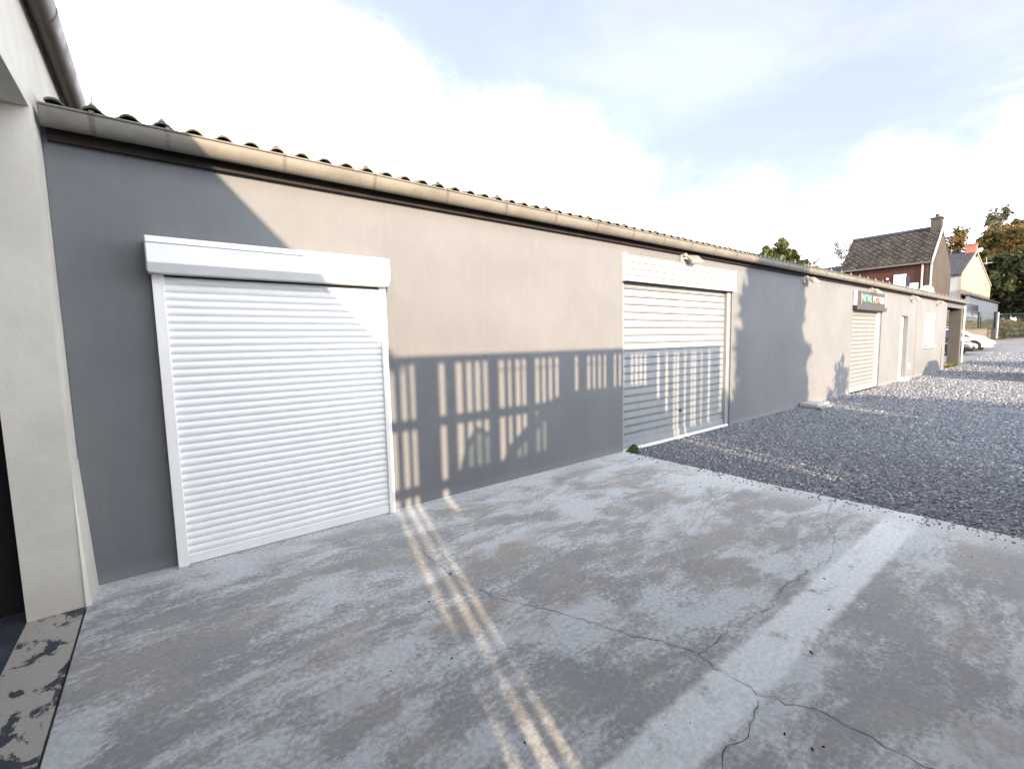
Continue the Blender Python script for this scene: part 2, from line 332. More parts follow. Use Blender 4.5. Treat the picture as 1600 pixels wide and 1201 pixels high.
def quads(name, cen, nrm, size, m, parent=None, shade=None, aspect=1.0, upv=None):
    """many little leaf faces"""
    n = len(cen); cen = np.asarray(cen, float); nrm = np.asarray(nrm, float); nrm /= np.linalg.norm(nrm, axis=1)[:, None]+1e-9
    ref = rng.normal(size=(n, 3)) if upv is None else np.tile(upv, (n, 1))+rng.normal(size=(n, 3))*.25
    a = np.cross(nrm, ref); a /= np.linalg.norm(a, axis=1)[:, None]+1e-9; b = np.cross(nrm, a)
    s = np.asarray(size).reshape(-1, 1)*np.ones((n, 1)); A = a*s*.5; B = b*s*.5*aspect
    V = np.stack([cen-B, cen+A*.8-B*.1, cen+B, cen-A*.8+B*.1], 1).reshape(-1, 3)
    me = bpy.data.meshes.new(name); me.vertices.add(4*n); me.loops.add(4*n); me.polygons.add(n)
    me.vertices.foreach_set('co', V.ravel()); me.loops.foreach_set('vertex_index', np.arange(4*n)); me.polygons.foreach_set('loop_start', np.arange(n)*4); me.polygons.foreach_set('loop_total', np.full(n, 4))
    sh = rng.random(n) if shade is None else shade
    at = me.attributes.new('shade', 'FLOAT', 'FACE'); at.data.foreach_set('value', np.clip(sh, 0, 1).astype(np.float32))
    me.update(calc_edges=True); me.materials.append(m); return link(name, me, parent)
def ray(px, py): return fw + (px-800)/704.6*rt2 - (py-600.5)/704.6*up2
# depth helper used only to place far things at sensible world positions
def at(px, py, D): return CAM + ray(px, py)*D
def onY(px, py, Y): d = ray(px, py); return CAM + d*((Y-CAM.y)/d.y)
def onX(px, py, X): d = ray(px, py); return CAM + d*((X-CAM.x)/d.x)

# ------------------------------------------------------------------ ground
ZX = [(-400, 0), (28, 0), (35, .17), (39, .33), (42, .45), (46, .7), (52, 1.05), (60, 1.35), (90, 2.2), (160, 4), (900, 9)]
def gz(x):
    for (a, za), (b, zb) in zip(ZX, ZX[1:]):
        if x <= b: return za + (zb-za)*(x-a)/(b-a)
    return ZX[-1][1]
def strip_sheet(x0, x1, y0, y1, dz, nx=1):
    xs = sorted({x0, x1} | {x for x, _ in ZX if x0 < x < x1}); mb = MB()
    for a, b in zip(xs, xs[1:]): mb.add([(a, y0, gz(a)+dz), (b, y0, gz(b)+dz), (b, y1, gz(b)+dz), (a, y1, gz(a)+dz)], [(0, 1, 2, 3)])
    return mb
tag(obj('ground', strip_sheet(-400, 900, -500, 500, -.09), M['earth']), kind='structure')
def slab_outline():
    e = []; y = -9.0; k = 0.
    while y < -.03: e.append((5.17+k+random.gauss(0, .004)-(.012 if random.random() < .08 else 0), y)); k = max(-.02, min(.012, k*.9+random.gauss(0, .004))); y += random.uniform(.03, .08)
    return [(-.497, 0), (-.497, -9)]+e+[(5.17, -.03), (5.17, 0)]
slab = tag(obj('concrete_slab', MB().prism(slab_outline(), 'z', -.15, 0), M['concrete'], bevel=.004), kind='structure')
tag(obj('gravel_yard', strip_sheet(5.172, 47, -16, .0, -.035), M['gravel']), kind='structure')
tag(obj('asphalt_road', strip_sheet(47.0, 70, -40, 6, -.045), M['asphalt']), kind='structure')
tag(obj('car_park_surface', strip_sheet(31.6, 47, .0, 12, -.04), M['gravel']), kind='structure')

# cracks in the slab: irregular dark grooves laid as thin slivers on the surface
def crack(pts, wd):
    P = [Vector((x, y, 0)) for x, y in pts]
    fine = [P[0]]
    for a, b in zip(P, P[1:]):
        n = max(2, int((b-a).length/.035))
        for i in range(1, n+1):
            q = a.lerp(b, i/n); d = (b-a).normalized(); q = q + Vector((-d.y, d.x, 0))*random.gauss(0, .009)*(i < n); fine.append(q)
    mb = MB(); vs = []
    for i, q in enumerate(fine):
        d = (fine[min(i+1, len(fine)-1)]-fine[max(i-1, 0)]).normalized(); nn = Vector((-d.y, d.x, 0)); ww = wd*random.uniform(.22, .85)
        vs += [(q.x+nn.x*ww, q.y+nn.y*ww, .0025), (q.x-nn.x*ww, q.y-nn.y*ww, .0025)]
    mb.add(vs, [(2*i, 2*i+1, 2*i+3, 2*i+2) for i in range(len(fine)-1)]); return mb
for pts, wd in (([(1.50,-.68),(1.47,-1.42),(1.56,-1.91),(1.71,-2.17),(1.87,-2.57),(2.05,-2.96),(2.0,-3.27)], .0027),
                ([(2.0,-3.27),(2.12,-3.5),(2.12,-3.74),(2.2,-4.1)], .0024), ([(1.97,-3.29),(1.75,-3.35),(1.61,-3.32),(1.5,-3.36)], .0026),
                ([(2.02,-2.97),(2.32,-2.98),(2.43,-2.93),(2.74,-3.03),(3.0,-2.97),(3.73,-3.03),(4.12,-2.93),(4.42,-2.77),(5.08,-2.61)], .0024)):
    obj('crack', crack(pts, wd), M['crack'], slab)
def curb_gap(): return MB().box(-.506, -.498, -9, -.3, -.1, -.012)
obj('joint', curb_gap(), M['crack'], slab)

# crushed stone: real pieces lying over the gravel sheet
def stones(name='crushed_stones', loose=False):
    T = []
    def batch(n, x0, x1, y0, y1, s0, s1):
        x = rng.uniform(x0, x1, n); y = rng.uniform(y0, y1, n); T.append(np.stack([x, y, rng.uniform(s0, s1, n)], 1))
    if loose: batch(260, 4.95, 5.19, -4.3, -.02, .006, .015); batch(160, 4.2, 5.1, -4.2, -.05, .003, .007); batch(230, -.3, 4.9, -4, -.05, .002, .0045); batch(150, -.2, 5, -.12, -.02, .003, .008)
    else: batch(31000, 5.195, 9, -4.3, 0, .011, .024); batch(24000, 9, 14, -4.3, 0, .014, .028); batch(15000, 14, 24, -4.2, 0, .018, .036); batch(6000, 24, 40, -4.5, 0, .025, .05); batch(14000, 5.195, 14, -6.5, -4.3, .012, .026)
    P = np.concatenate(T); n = len(P)
    base = np.array([[1,0,0],[0,1,0],[-1,0,0],[0,-1,0],[0,0,1],[0,0,-1]], float)
    F = np.array([[0,1,4],[1,2,4],[2,3,4],[3,0,4],[1,0,5],[2,1,5],[3,2,5],[0,3,5]])
    V = base[None]*rng.uniform(.55, 1.15, (n, 6, 1))
    q = rng.normal(size=(n, 4)); q /= np.linalg.norm(q, axis=1)[:, None]; w_, x, y, z = q.T
    Rm = np.stack([1-2*(y*y+z*z), 2*(x*y-z*w_), 2*(x*z+y*w_), 2*(x*y+z*w_), 1-2*(x*x+z*z), 2*(y*z-x*w_), 2*(x*z-y*w_), 2*(y*z+x*w_), 1-2*(x*x+y*y)], 1).reshape(n, 3, 3)
    V = np.einsum('nij,nkj->nki', Rm, V)*P[:, 2][:, None, None]*np.array([1, 1, .75])
    zz = P[:, 2]*.4 if loose else np.interp(P[:, 0], [a for a, _ in ZX], [b for _, b in ZX])-.035+P[:, 2]*rng.uniform(0, .55, n)
    V += np.stack([P[:, 0], P[:, 1], zz], 1)[:, None]
    V[..., 1] = np.minimum(V[..., 1], -.002); me = bpy.data.meshes.new(name); me.vertices.add(6*n); me.loops.add(24*n); me.polygons.add(8*n)
    me.vertices.foreach_set('co', V.ravel()); me.loops.foreach_set('vertex_index', (F[None]+np.arange(n)[:, None, None]*6).ravel())
    me.polygons.foreach_set('loop_start', np.arange(8*n)*3); me.polygons.foreach_set('loop_total', np.full(8*n, 3))
    at_ = me.attributes.new('shade', 'FLOAT', 'FACE'); at_.data.foreach_set('value', np.repeat(rng.random(n), 8).astype(np.float32))
    me.update(calc_edges=True); me.materials.append(M['stone']); return link(name, me)
tag(stones(), kind='stuff')
tag(stones('loose_grit', True), kind='stuff')

# ------------------------------------------------------------------ the long low workshop
ws = empty('workshop_building', (0, 0, 0), 'long low grey rendered workshop with roller doors and corrugated roof running along the yard', 'building')
TOP = 3.02; DEP = 9.5; XE = 27.35
OPEN = [(5.17, 8.27, 0, 2.62), (14.95, 17.6, 0, 2.34), (19.9, 20.8, .0, 2.22), (23.32, 24.98, 1.09, 2.37)]   # openings x0,x1,z0,z1
mb = MB(); xs = -.497
for x0, x1, z0, z1 in OPEN:
    mb.box(xs, x0, 0, .25, -.1, TOP); mb.box(x0, x1, 0, .25, z1, TOP)
    if z0 > 0: mb.box(x0, x1, 0, .25, -.1, z0)
    xs = x1
mb.box(xs, XE, 0, .25, -.1, TOP); mb.box(XE-.25, XE, .25, DEP, -.1, TOP); mb.box(-.497, XE, DEP, DEP+.25, -.1, TOP); mb.box(-.497, -.25, .25, DEP, -.1, TOP)
obj('wall', mb, M['render'], ws)
# dark interior lining keeps light from leaking through the roller doors
obj('interior_partition', MB().box(-.2, XE-.3, .5, .56, 0, 2.95), M['darkroom'], ws)
obj('fascia', MB().box(-.47, 31.3, -.045, -.003, 2.925, 3.14), M['darkwood'], ws)
# corrugated roof with real waves; front slope then back slope
def wave_roof():
    pitch_ = .1788; x0 = -.46; x1 = 31.5; n = int((x1-x0)/pitch_*14); sl = math.tan(R(11))
    rows = [(-.10, 3.143-.10*sl+.02), (4.9, 3.17+4.9*sl), (9.9, 3.17)]
    mb = MB(); vs = []; zf = []
    for thick in (0, -.014):
        for (y, z) in rows:
            for i in range(n+1):
                x = x0+(x1-x0)*i/n; t = 2*math.pi*(x-x0-.04)/pitch_; c_ = math.cos(t); wv = .022*math.copysign(abs(c_)**.72, c_)
                vs.append((x, y, z+wv+thick))
    m_ = n+1; fs = []
    for layer in (0, 3*m_):
        for r in range(2):
            for i in range(n): a = layer+r*m_+i; fs.append((a, a+1, a+1+m_, a+m_))
    for i in range(n): fs.append((i, i+1, 3*m_+i+1, 3*m_+i))
    mb.add(vs, fs); return mb, pitch_, x0+.04
rmb, pw, rx0 = wave_roof()
roof = obj('roof', rmb, M['fibre'], ws)
# gutter: half-round trough with rolled front bead
GY, GR, GZ0, GD = -.132, .066, 3.078, .108
def gutter(x0, x1, yc, r, zt, depth, segs=12):
    prof = [(yc+r*math.cos(t), zt-depth*math.sin(t)) for t in [math.pi*i/segs for i in range(segs+1)]][::-1]
    inner = [(yc+(r-.004)*math.cos(t), zt-(depth-.004)*math.sin(t)) for t in [math.pi*i/segs for i in range(segs+1)]]
    mb = MB(); mb.prism(prof+inner, 'x', x0, x1); mb.tube((x0, yc-r-.002, zt), (x1, yc-r-.002, zt), .008, n=8); return mb
gut = obj('gutter', gutter(-.475, 31.1, GY, GR, GZ0, GD), M['zinc'], ws, smooth=True)
gcap = MB(); prof = [(GY+(GR-.001)*math.cos(math.pi*i/12), GZ0-.001-(GD-.001)*math.sin(math.pi*i/12)) for i in range(13)]
gcap.prism(prof, 'x', -.478, -.470); obj('end_cap', gcap, M['zinc'], gut); gcap = MB().prism(prof, 'x', 31.09, 31.105); obj('end_cap', gcap, M['zinc'], gut)
def strap_mb(x):
    segs = 10; o_ = [(GY+(GR+.005)*math.cos(t), GZ0+.004-(GD+.0055)*math.sin(t)) for t in [math.pi*i/segs for i in range(segs+1)]]
    i_ = [(GY+(GR+.0012)*math.cos(t), GZ0+.004-(GD+.0015)*math.sin(t)) for t in [math.pi*i/segs for i in range(segs, -1, -1)]]
    mb = MB().prism(o_+i_, 'x', x-.012, x+.012)
    return mb.box(x-.012, x+.012, GY-GR-.016, GY-GR+.012, GZ0-.006, GZ0+.014)
sx = [-.24, .14] + [.14+.718*k for k in range(1, 43)]
proto = None
for x in sx:
    if proto is None: proto = obj('gutter_bracket', strap_mb(0), M['strap'], gut); proto.location.x = x
    else: c = proto.copy(); C.objects.link(c); c.parent = gut; c.location.x = x
# roof bolts with capped washers on wave crests
def bolt_mb():
    mb = MB(); mb.tube((0, 0, 0), (0, 0, .022), .026, .009, 8); mb.tube((0, 0, .022), (0, 0, .062), .0045, .0045, 6); return mb
proto = None; sl = math.tan(R(11))
for k in list(range(1, 5, 2))+list(range(7, 190, 4)):
    x = rx0+pw*k
    if x > 31.3: break
    y = -.06; z = 3.143+.02+y*sl+.023
    if proto is None: proto = obj('roof_bolt', bolt_mb(), M['steel'], roof); proto.location = (x, y, z)
    else: c = proto.copy(); C.objects.link(c); c.parent = roof; c.location = (x, y, z)
# --- first roller door, mounted on the face of the wall
def slat_profile(z0, z1, pitch_, y, bulge, groove):
    p = []; z = z0
    while z < z1-.001:
        h = min(pitch_, z1-z)
        p += [(y+groove, z), (y+groove, z+.10*h), (y, z+.14*h), (y-bulge*.75, z+.36*h), (y-bulge, z+.58*h), (y-bulge*.7, z+.80*h), (y, z+.97*h)]
        z += h
    p.append((y+groove, z1)); return p
rd = obj('roller_door', MB().sheet(slat_profile(.075, 2.12, .0552, -.042, .0085, .004), 'x', .035, 1.625), M['white'], ws)
hood = [(-.003, 2.372), (-.19, 2.372), (-.198, 2.364), (-.198, 2.195), (-.155, 2.135), (-.003, 2.135)]
hd = obj('shutter_box', MB().prism(hood, 'x', -.038, 1.668), M['white'], rd, bevel=.003)
obj('trim', MB().box(-.0395, 1.6695, -.2015, -.1985, 2.325, 2.329).box(-.044, -.0385, -.196, -.01, 2.14, 2.37), M['greyframe'], hd)
obj('guide_rail', MB().box(-.022, .045, -.068, -.001, 0, 2.134), M['whitepvc'], rd, bevel=.003)
obj('guide_rail', MB().box(1.612, 1.672, -.068, -.001, 0, 2.134), M['whitepvc'], rd, bevel=.003)
obj('bottom_bar', MB().box(.046, 1.611, -.056, -.03, .006, .075).box(.046, 1.611, -.060, -.056, .066, .072), M['white'], rd, bevel=.002)
obj('sealant', MB().box(1.673, 1.680, -.03, -.001, 0, 2.14), M['darkwood'], rd)
# --- second, industrial roller door in a recess
def ind_profile(z0, z1, pitch_, y):
    p = []; z = z0
    while z < z1-.001:
        h = min(pitch_, z1-z); p += [(y, z), (y, z+.74*h), (y+.022, z+.77*h), (y+.022, z+.83*h), (y-.006, z+.845*h), (y-.006, z+.93*h), (y+.022, z+.94*h), (y+.022, z+h)]; z += h
    return p
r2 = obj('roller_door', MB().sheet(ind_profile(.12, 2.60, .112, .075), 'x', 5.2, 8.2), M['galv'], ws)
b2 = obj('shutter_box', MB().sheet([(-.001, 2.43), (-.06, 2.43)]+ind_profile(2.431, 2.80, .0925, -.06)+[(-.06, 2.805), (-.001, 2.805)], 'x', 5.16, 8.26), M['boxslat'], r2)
obj('end_plate', MB().box(5.156, 5.16, -.075, -.001, 2.425, 2.81), M['whitepvc'], b2); obj('end_plate', MB().box(8.26, 8.268, -.075, -.001, 2.425, 2.81), M['whitepvc'], b2)
obj('guide_rail', MB().box(8.14, 8.2, .02, .10, 0, 2.6), M['galv'], r2); obj('guide_rail', MB().box(5.172, 5.215, .02, .10, 0, 2.6), M['galv'], r2)
obj('bottom_bar', MB().box(5.216, 8.139, .040, .095, .0, .022).box(5.216, 8.139, .055, .095, .024, .118), M['galv'], r2, bevel=.002)
obj('lock', MB().tube((6.75, .058, .42), (6.75, .075, .42), .022, n=10), M['black'], r2)
obj('floor_track', MB().box(5.17, 8.2, -.012, .035, -.02, .012), M['whitepvc'], r2)
obj('jamb', MB().box(8.2, 8.266, .02, .2, 0, 2.6), M['greyframe'], r2)
# --- third roller door below the sign
r3 = obj('roller_door', MB().sheet(slat_profile(.12, 2.34, .118, .10, .018, .012), 'x', 14.98, 17.52), M['cream'], ws)
obj('guide_rail', MB().box(17.44, 17.52, .04, .14, 0, 2.34), M['whitepvc'], r3); obj('guide_rail', MB().box(14.955, 15.02, .04, .14, 0, 2.34), M['whitepvc'], r3)
obj('bottom_bar', MB().box(15.0, 17.5, .06, .12, .0, .118), M['whitepvc'], r3, bevel=.003)
obj('jamb', MB().box(17.52, 17.597, .02, .16, 0, 2.34), M['greyframe'], r3)
# --- personnel door in its reveal
dr = obj('door', MB().box(19.95, 20.75, .17, .21, .08, 2.17), M['whitepvc'], ws, bevel=.004)
obj('door_frame', MB().box(19.902, 19.95, .13, .24, .06, 2.218).box(20.75, 20.798, .13, .24, .06, 2.218).box(19.95, 20.75, .13, .24, 2.17, 2.218), M['whitepvc'], dr)
obj('door_step', MB().box(19.86, 20.84, -.12, .16, -.02, .06), M['whitepvc'], dr, bevel=.006)
obj('handle', MB().tube((20.03, .12, 1.1), (20.14, .12, 1.1), .011).tube((20.03, .12, 1.1), (20.03, .17, 1.1), .012), M['steel'], dr)
# --- shuttered window
wd_ = obj('window', MB().sheet(slat_profile(1.13, 2.16, .045, .035, .006, .004), 'x', 23.36, 24.94), M['creamwin'], ws)
obj('shutter_box', MB().box(23.33, 24.97, -.03, .12, 2.16, 2.366), M['white'], wd_, bevel=.004)
obj('guide_rail', MB().box(23.322, 23.37, .0, .08, 1.1, 2.16), M['whitepvc'], wd_); obj('guide_rail', MB().box(24.93, 24.978, .0, .08, 1.1, 2.16), M['whitepvc'], wd_)
obj('sill', MB().box(23.22, 25.1, -.09, .1, 1.045, 1.092), M['white'], wd_, bevel=.005)
obj('wall_joint', MB().box(21.98, 22.0, -.004, .0, 0, 2.9), M['pier'], ws)
obj('cable_duct', MB().box(26.62, 26.66, -.03, -.001, 0, 1.05), M['greyframe'], ws, bevel=.004)
tp = obj('socket_box', MB().box(21.05, 21.17, -.05, -.001, .35, .52), M['whitepvc'], ws, bevel=.006)
# --- carport at the far end: piers, beam, slab
cp = obj('carport_pier', MB().box(31.0, 31.4, .03, .46, .0, 2.74), M['pier'], ws, bevel=.004)
obj('carport_pier', MB().box(31.0, 31.4, 6.2, 6.6, .0, 2.74), M['pier'], ws, bevel=.004)
obj('carport_beam', MB().box(XE, 31.4, -.002, .16, 2.742, 2.98), M['beam'], ws)
obj('carport_beam', MB().box(31.1, 31.28, .17, DEP, 2.742, 2.94), M['darkwood'], ws)
obj('carport_floor', MB().add([(XE, -.06, .012), (31.6, -.06, .10), (31.6, 7, .10), (XE, 7, .012), (XE, -.06, -.1), (31.6, -.06, -.05)], [(0, 1, 2, 3), (0, 4, 5, 1)]), M['pinkfloor'], ws)
obj('downpipe', MB().tube((31.36, -.03, .05), (31.36, -.03, 2.9), .035), M['whitepvc'], ws)

# --- sign over the third door
sg = empty('shop_sign', (16.25, -.03, 2.3), 'taupe shop sign with white lettering above the third roller door', 'sign')
part('sign_panel', MB().prism([(14.93, 2.36), (17.58, 2.36), (17.52, 2.80), (14.98, 2.80)], 'y', -.085, -.012), M['signboard'], sg, bevel=.004)
part('sign_base', MB().box(14.88, 17.66, -.11, -.012, 2.29, 2.40), M['signboard'], sg, bevel=.005)
part('sign_edge', MB().box(14.90, 14.928, -.08, -.012, 2.41, 2.80), M['whitepvc'], sg); part('sign_edge', MB().box(17.60, 17.625, -.08, -.012, 2.41, 2.80), M['whitepvc'], sg)
def lettering(txt, size, x, z, m, wscale=1):
    cu = bpy.data.curves.new('t', 'FONT'); cu.body = txt; cu.size = size; cu.extrude = .008; cu.resolution_u = 2; cu.offset = .006*size/.25
    o = bpy.data.objects.new('t', cu); C.objects.link(o); bpy.context.view_layer.update()
    me = bpy.data.meshes.new_from_object(o.evaluated_get(bpy.context.evaluated_depsgraph_get())); bpy.data.objects.remove(o)
    wdt = max(v.co.x for v in me.vertices)
    for v in me.vertices: v.co = Vector((x+v.co.x*wscale, -.094-v.co.z, z+v.co.y))
    me.flip_normals() if False else None
    me.materials.clear(); me.materials.append(m); o = link('lettering', me, sg); keep_world(o, sg); return x+wdt*wscale
M['letw'] = simple('white_letter', (.42, .43, .41), .5, var=.03); M['letg'] = simple('pale_green_letter', (.14, .32, .24), .5, var=.05); M['letr'] = simple('pale_pink_letter', (.38, .19, .17), .5, var=.05)
xx = lettering('I', .42, 15.20, 2.455, M['letr'], .75)
xx = lettering('NITIAL', .27, xx+.04, 2.52, M['letg'], 1.05)
xx = lettering('M', .27, xx+.12, 2.51, M['letw'], 1.0); xx = lettering('OT', .27, xx+.02, 2.51, M['letr'], .95); xx = lettering('ORS', .27, xx+.02, 2.51, M['letw'], .95)

# --- floodlights
def floodlight():
    root = empty('floodlight', (0, 0, 0), 'x', 'floodlight', 'floodlights under the gutter')
    obj('bracket', MB().box(-.05, .05, -.03, -.001, -.075, .055).tube((-.02, -.02, 0), (.04, -.10, -.01), .014), M['dullwhite'], root, bevel=.003)
    obj('motion_sensor', MB().tube((0, -.03, .045), (.0, -.085, .045), .036, .03, 12), M['dullwhite'], root, smooth=True)
    h = MB().box(-.105, .105, -.022, .022, -.085, .085); a = R(-52)
    ms = Matrix.Translation((.12, -.16, -.02)) @ Matrix.Rotation(R(-20), 4, 'Z') @ Matrix.Rotation(a, 4, 'X')
    h.v = [tuple(ms @ Vector(v)) for v in h.v]; hs = obj('lamp_housing', h, M['dullwhite'], root, bevel=.006)
    g_ = MB().box(-.082, .082, -.027, -.0225, -.062, .062); g_.v = [tuple(ms @ Vector(v)) for v in g_.v]; obj('lens', g_, M['lampglass'], hs)
    return root
fl = floodlight()
for i, (x, lb) in enumerate([(6.62, 'white floodlight above the grey industrial roller door'), (11.5, 'white floodlight on the bare wall between second and third roller doors'),
        (16.25, 'white floodlight directly above the taupe shop sign'), (20.95, 'white floodlight high on the wall above the narrow door'), (25.1, 'white floodlight above the shuttered window by the carport')]):
    o = fl if i == 0 else copy_tree(fl); o.location = (x, 0, 2.865); o['label'] = lb

# --- inspection cover and weeds
cv = empty('inspection_cover', (11.8, -.2, 0), 'pale grey inspection cover lying in the gravel against the wall', 'drain cover')
part('cover_lid', MB().box(11.42, 12.12, -.40, -.04, .02, .085), M['verge'], cv, bevel=.008); part('cover_frame', MB().box(11.38, 12.16, -.44, -.01, -.08, .019), M['greyframe'], cv)
def weed(x, y, h, n, lab):
    c = []; nr = []; 
    for i in range(n):
        a = rng.uniform(0, 6.28); r = abs(rng.normal(0, h*.7)); z = rng.uniform(.0, h)*(1-min(r/h/2, .8)); c.append((x+r*math.cos(a), min(y+r*math.sin(a), -.01), z+.005)); nr.append((math.cos(a), math.sin(a), 1.2))
    o = quads('weed_plant', np.array(c)-np.array([x, y, 0]), nr, rng.uniform(.02, .045, n), M['weed'], aspect=1.6); o.location = (x, y, 0)
    return tag(o, lab, 'weed')
weed(5.33, -.08, .09, 170, 'small green weed tuft at the corner of slab and grey roller door')
weed(11.2, -.5, .045, 60, 'low green weed growing in gravel beside the inspection cover')
# small litter on the slab
def chip(x, y, s, lab):
    mb = MB(); n = 7; top = [(s*random.uniform(.6, 1.1)*math.cos(2*math.pi*i/n), s*.5*random.uniform(.6, 1.1)*math.sin(2*math.pi*i/n)) for i in range(n)]
    mb.add([(a, b, 0) for a, b in top]+[(a*.7, b*.7, s*.35) for a, b in top], [tuple(range(n, 2*n)), tuple(range(n-1, -1, -1))]+[(i, (i+1) % n, (i+1) % n+n, i+n) for i in range(n)])
    o = obj('leaf_fragment' if s > .012 else 'pebble', mb, M['bark'] if s > .012 else M['black'], loc=(x, y, .0005)); o.rotation_euler.z = random.uniform(0, 3)
    return tag(o, lab, 'leaf' if s > .012 else 'pebble', 'bits of litter on the concrete slab')
def gpt(px, py): d = ray(px, py); q = CAM + d*(-CAM.z/d.z); return q.x, q.y
for px, py, s, lab in [(1267, 1019, .016, 'dark leaf fragment on the slab just beyond the pale cement strip'), (1295, 952, .011, 'small dark pebble on the pale cement strip'),
        (1288, 904, .011, 'small dark chip at the far part of the pale cement strip'), (1269, 1170, .011, 'dark crumb near the bottom edge beside the right hand crack'),
        (1226, 1146, .011, 'small dark crumb between the crack and the bottom of the strip'), (948, 801, .011, 'small dark speck on the slab in front of the bare wall'),
        (670, 940, .013, 'dark twig scrap left of the sunlit streaks'), (706, 1028, .010, 'dark pebble near the sunlit streaks'), (704, 896, .014, 'dark fleck lying on the crack among the sunlit streaks'),
        (915, 866, .008, 'tiny dark speck, left of two in the middle of the slab'), (945, 866, .008, 'tiny dark speck, right of two in the middle of the slab'),
        (1286, 1166, .009, 'tiny dark crumb furthest right near the bottom crack'), (820, 1160, .009, 'tiny dark chip at the bottom end of the sunlit streaks'), (611, 1048, .008, 'tiny dark speck on the slab before the white roller door')]:
    chip(*gpt(px, py), s, lab)

# ------------------------------------------------------------------ white building on the left
wb = empty('white_building', (-.5, 0, 0), 'tall white plastered building with a wide dark opening at the left edge', 'building')
XL = -.5; YS = -8.0
mb = MB(); mb.box(-.76, XL, -.3, 9, -.1, 3.68)                       # pier and the wall going back
mb.box(-.76, XL, -6.2, -.3, 3.005, 3.68); mb.box(-.76, XL, YS, -6.2, -.1, 3.68); mb.box(-7, -.76, YS, YS+.25, -.1, 3.68); mb.box(-7.25, -7, YS, 9, -.1, 3.68)
mb.prism([(-7.25, 3.68), (XL, 3.68), (-3.9, 5.6)], 'y', YS, YS+.25)
part('wall', mb, M['plaster'], wb)
# thin fillet of plaster smeared where the pier meets ground and grey wall
part('plaster_fillet', MB().add([(-.499, -.31, 0), (-.499, 0, 0), (-.465, -.001, 0), (-.475, -.29, 0), (-.499, -.3, .9), (-.499, 0, .9), (-.4975, -.001, .9), (-.4985, -.29, .9)], [(0,3,2,1),(4,5,6,7),(3,7,6,2),(0,4,7,3)]), M['plaster'], wb)
part('interior_floor', MB().box(-7, -.761, YS+.26, 8.7, -.1, -.004), M['darkfloor'], wb)
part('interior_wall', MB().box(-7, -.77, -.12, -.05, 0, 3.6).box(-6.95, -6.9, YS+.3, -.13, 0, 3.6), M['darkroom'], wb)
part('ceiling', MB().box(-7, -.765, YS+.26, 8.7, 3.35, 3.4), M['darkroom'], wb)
part('threshold', MB().box(-.76, -.507, -6.2, -.301, -.1, .002), M['threshold'], wb)
part('roof', MB().prism([(-7.45, 3.62), (-3.9, 5.64), (-.42, 3.74), (-.42, 3.80), (-3.9, 5.74), (-7.45, 3.72)], 'y', YS-.15, 9.2), M['slatedark'], wb)
g2 = MB(); xc, rr, zt = -.431, .070, 3.735; segs = 12
pr = [(xc+rr*math.cos(math.pi*i/segs), zt-.115*math.sin(math.pi*i/segs)) for i in range(segs+1)]
inn = [(xc+(rr-.004)*math.cos(math.pi*i/segs), zt-.111*math.sin(math.pi*i/segs)) for i in range(segs, -1, -1)]
g2.prism(pr+inn, 'y', YS-.15, 9.2)
for yj in (-1.2, -.02, 2.0, -3.2): 
    g2.prism([(xc+(rr+.003)*math.cos(math.pi*i/segs), zt-.118*math.sin(math.pi*i/segs)) for i in range(segs+1)]+[(xc+(rr+.0003)*math.cos(math.pi*i/segs), zt-.1153*math.sin(math.pi*i/segs)) for i in range(segs, -1, -1)], 'y', yj-.02, yj+.02)
part('gutter', g2, M['zincold'], wb, smooth=True)

# ------------------------------------------------------------------ trees
def tree(name, loc, h, blobs, n, leaf, lab, cat='tree', group=None, size=.3, trunk_r=.2, limbs=7, coreless=.45, parent_only=False, trunk_h=None):
    """tapered trunk, limbs to each clump, many leaf faces through the crown's volume; blobs are (x, y, z, rx, rz)"""
    root = empty(name, loc, lab, cat, group)
    tb = MB(); th = trunk_h or h*.75
    tb.path([(0, 0, 0), (.05*h*.1, 0, th*.35), (-.03*h*.1, .02, th*.7), (0, 0, th)], [trunk_r, trunk_r*.75, trunk_r*.5, trunk_r*.18])
    for bx, by, bz, rx, rz in blobs:
        s = Vector((0, 0, min(bz*.6, th*.8))); e = Vector((bx, by, bz)); mid = s.lerp(e, .5)+Vector((0, 0, -.05*h*.2))
        tb.path([s, mid, e], [trunk_r*.4, trunk_r*.25, trunk_r*.08], 5)
        for k in range(3):
            d = Vector(rng.normal(size=3)).normalized(); tb.path([e, e+Vector((d.x*rx*.7, d.y*rx*.7, d.z*rz*.7))], [trunk_r*.09, trunk_r*.02], 4)
    obj('trunk', tb, M['bark'], root)
    vol = np.array([b[3]**2*b[4] for b in blobs]); idx = rng.choice(len(blobs), n, p=vol/vol.sum()); B = np.array(blobs)[idx]
    # clump leaves around sub-centres so gaps open between them
    ns = max(8, n//28); sub = rng.normal(size=(len(blobs), ns//len(blobs)+4, 3)); sub /= np.linalg.norm(sub, axis=2)[..., None]; sub *= rng.uniform(coreless, 1.02, sub.shape[:2])[..., None]
    pick = rng.integers(0, sub.shape[1], n); sc_ = sub[idx, pick]; jit = rng.normal(size=(n, 3))*.15
    loc_ = sc_+jit; P = B[:, :3]+loc_*np.stack([B[:, 3], B[:, 3], B[:, 4]], 1)
    nr = sc_+rng.normal(size=(n, 3))*.7; shade = np.clip(rng.normal(.5, .15, n)+(rng.random(sub.shape[:2])[idx, pick]-.5)*.9, 0, 1)
    quads('crown', P, nr, size*rng.uniform(.6, 1.3, n), M[leaf], root, shade, 1.3)
    return root
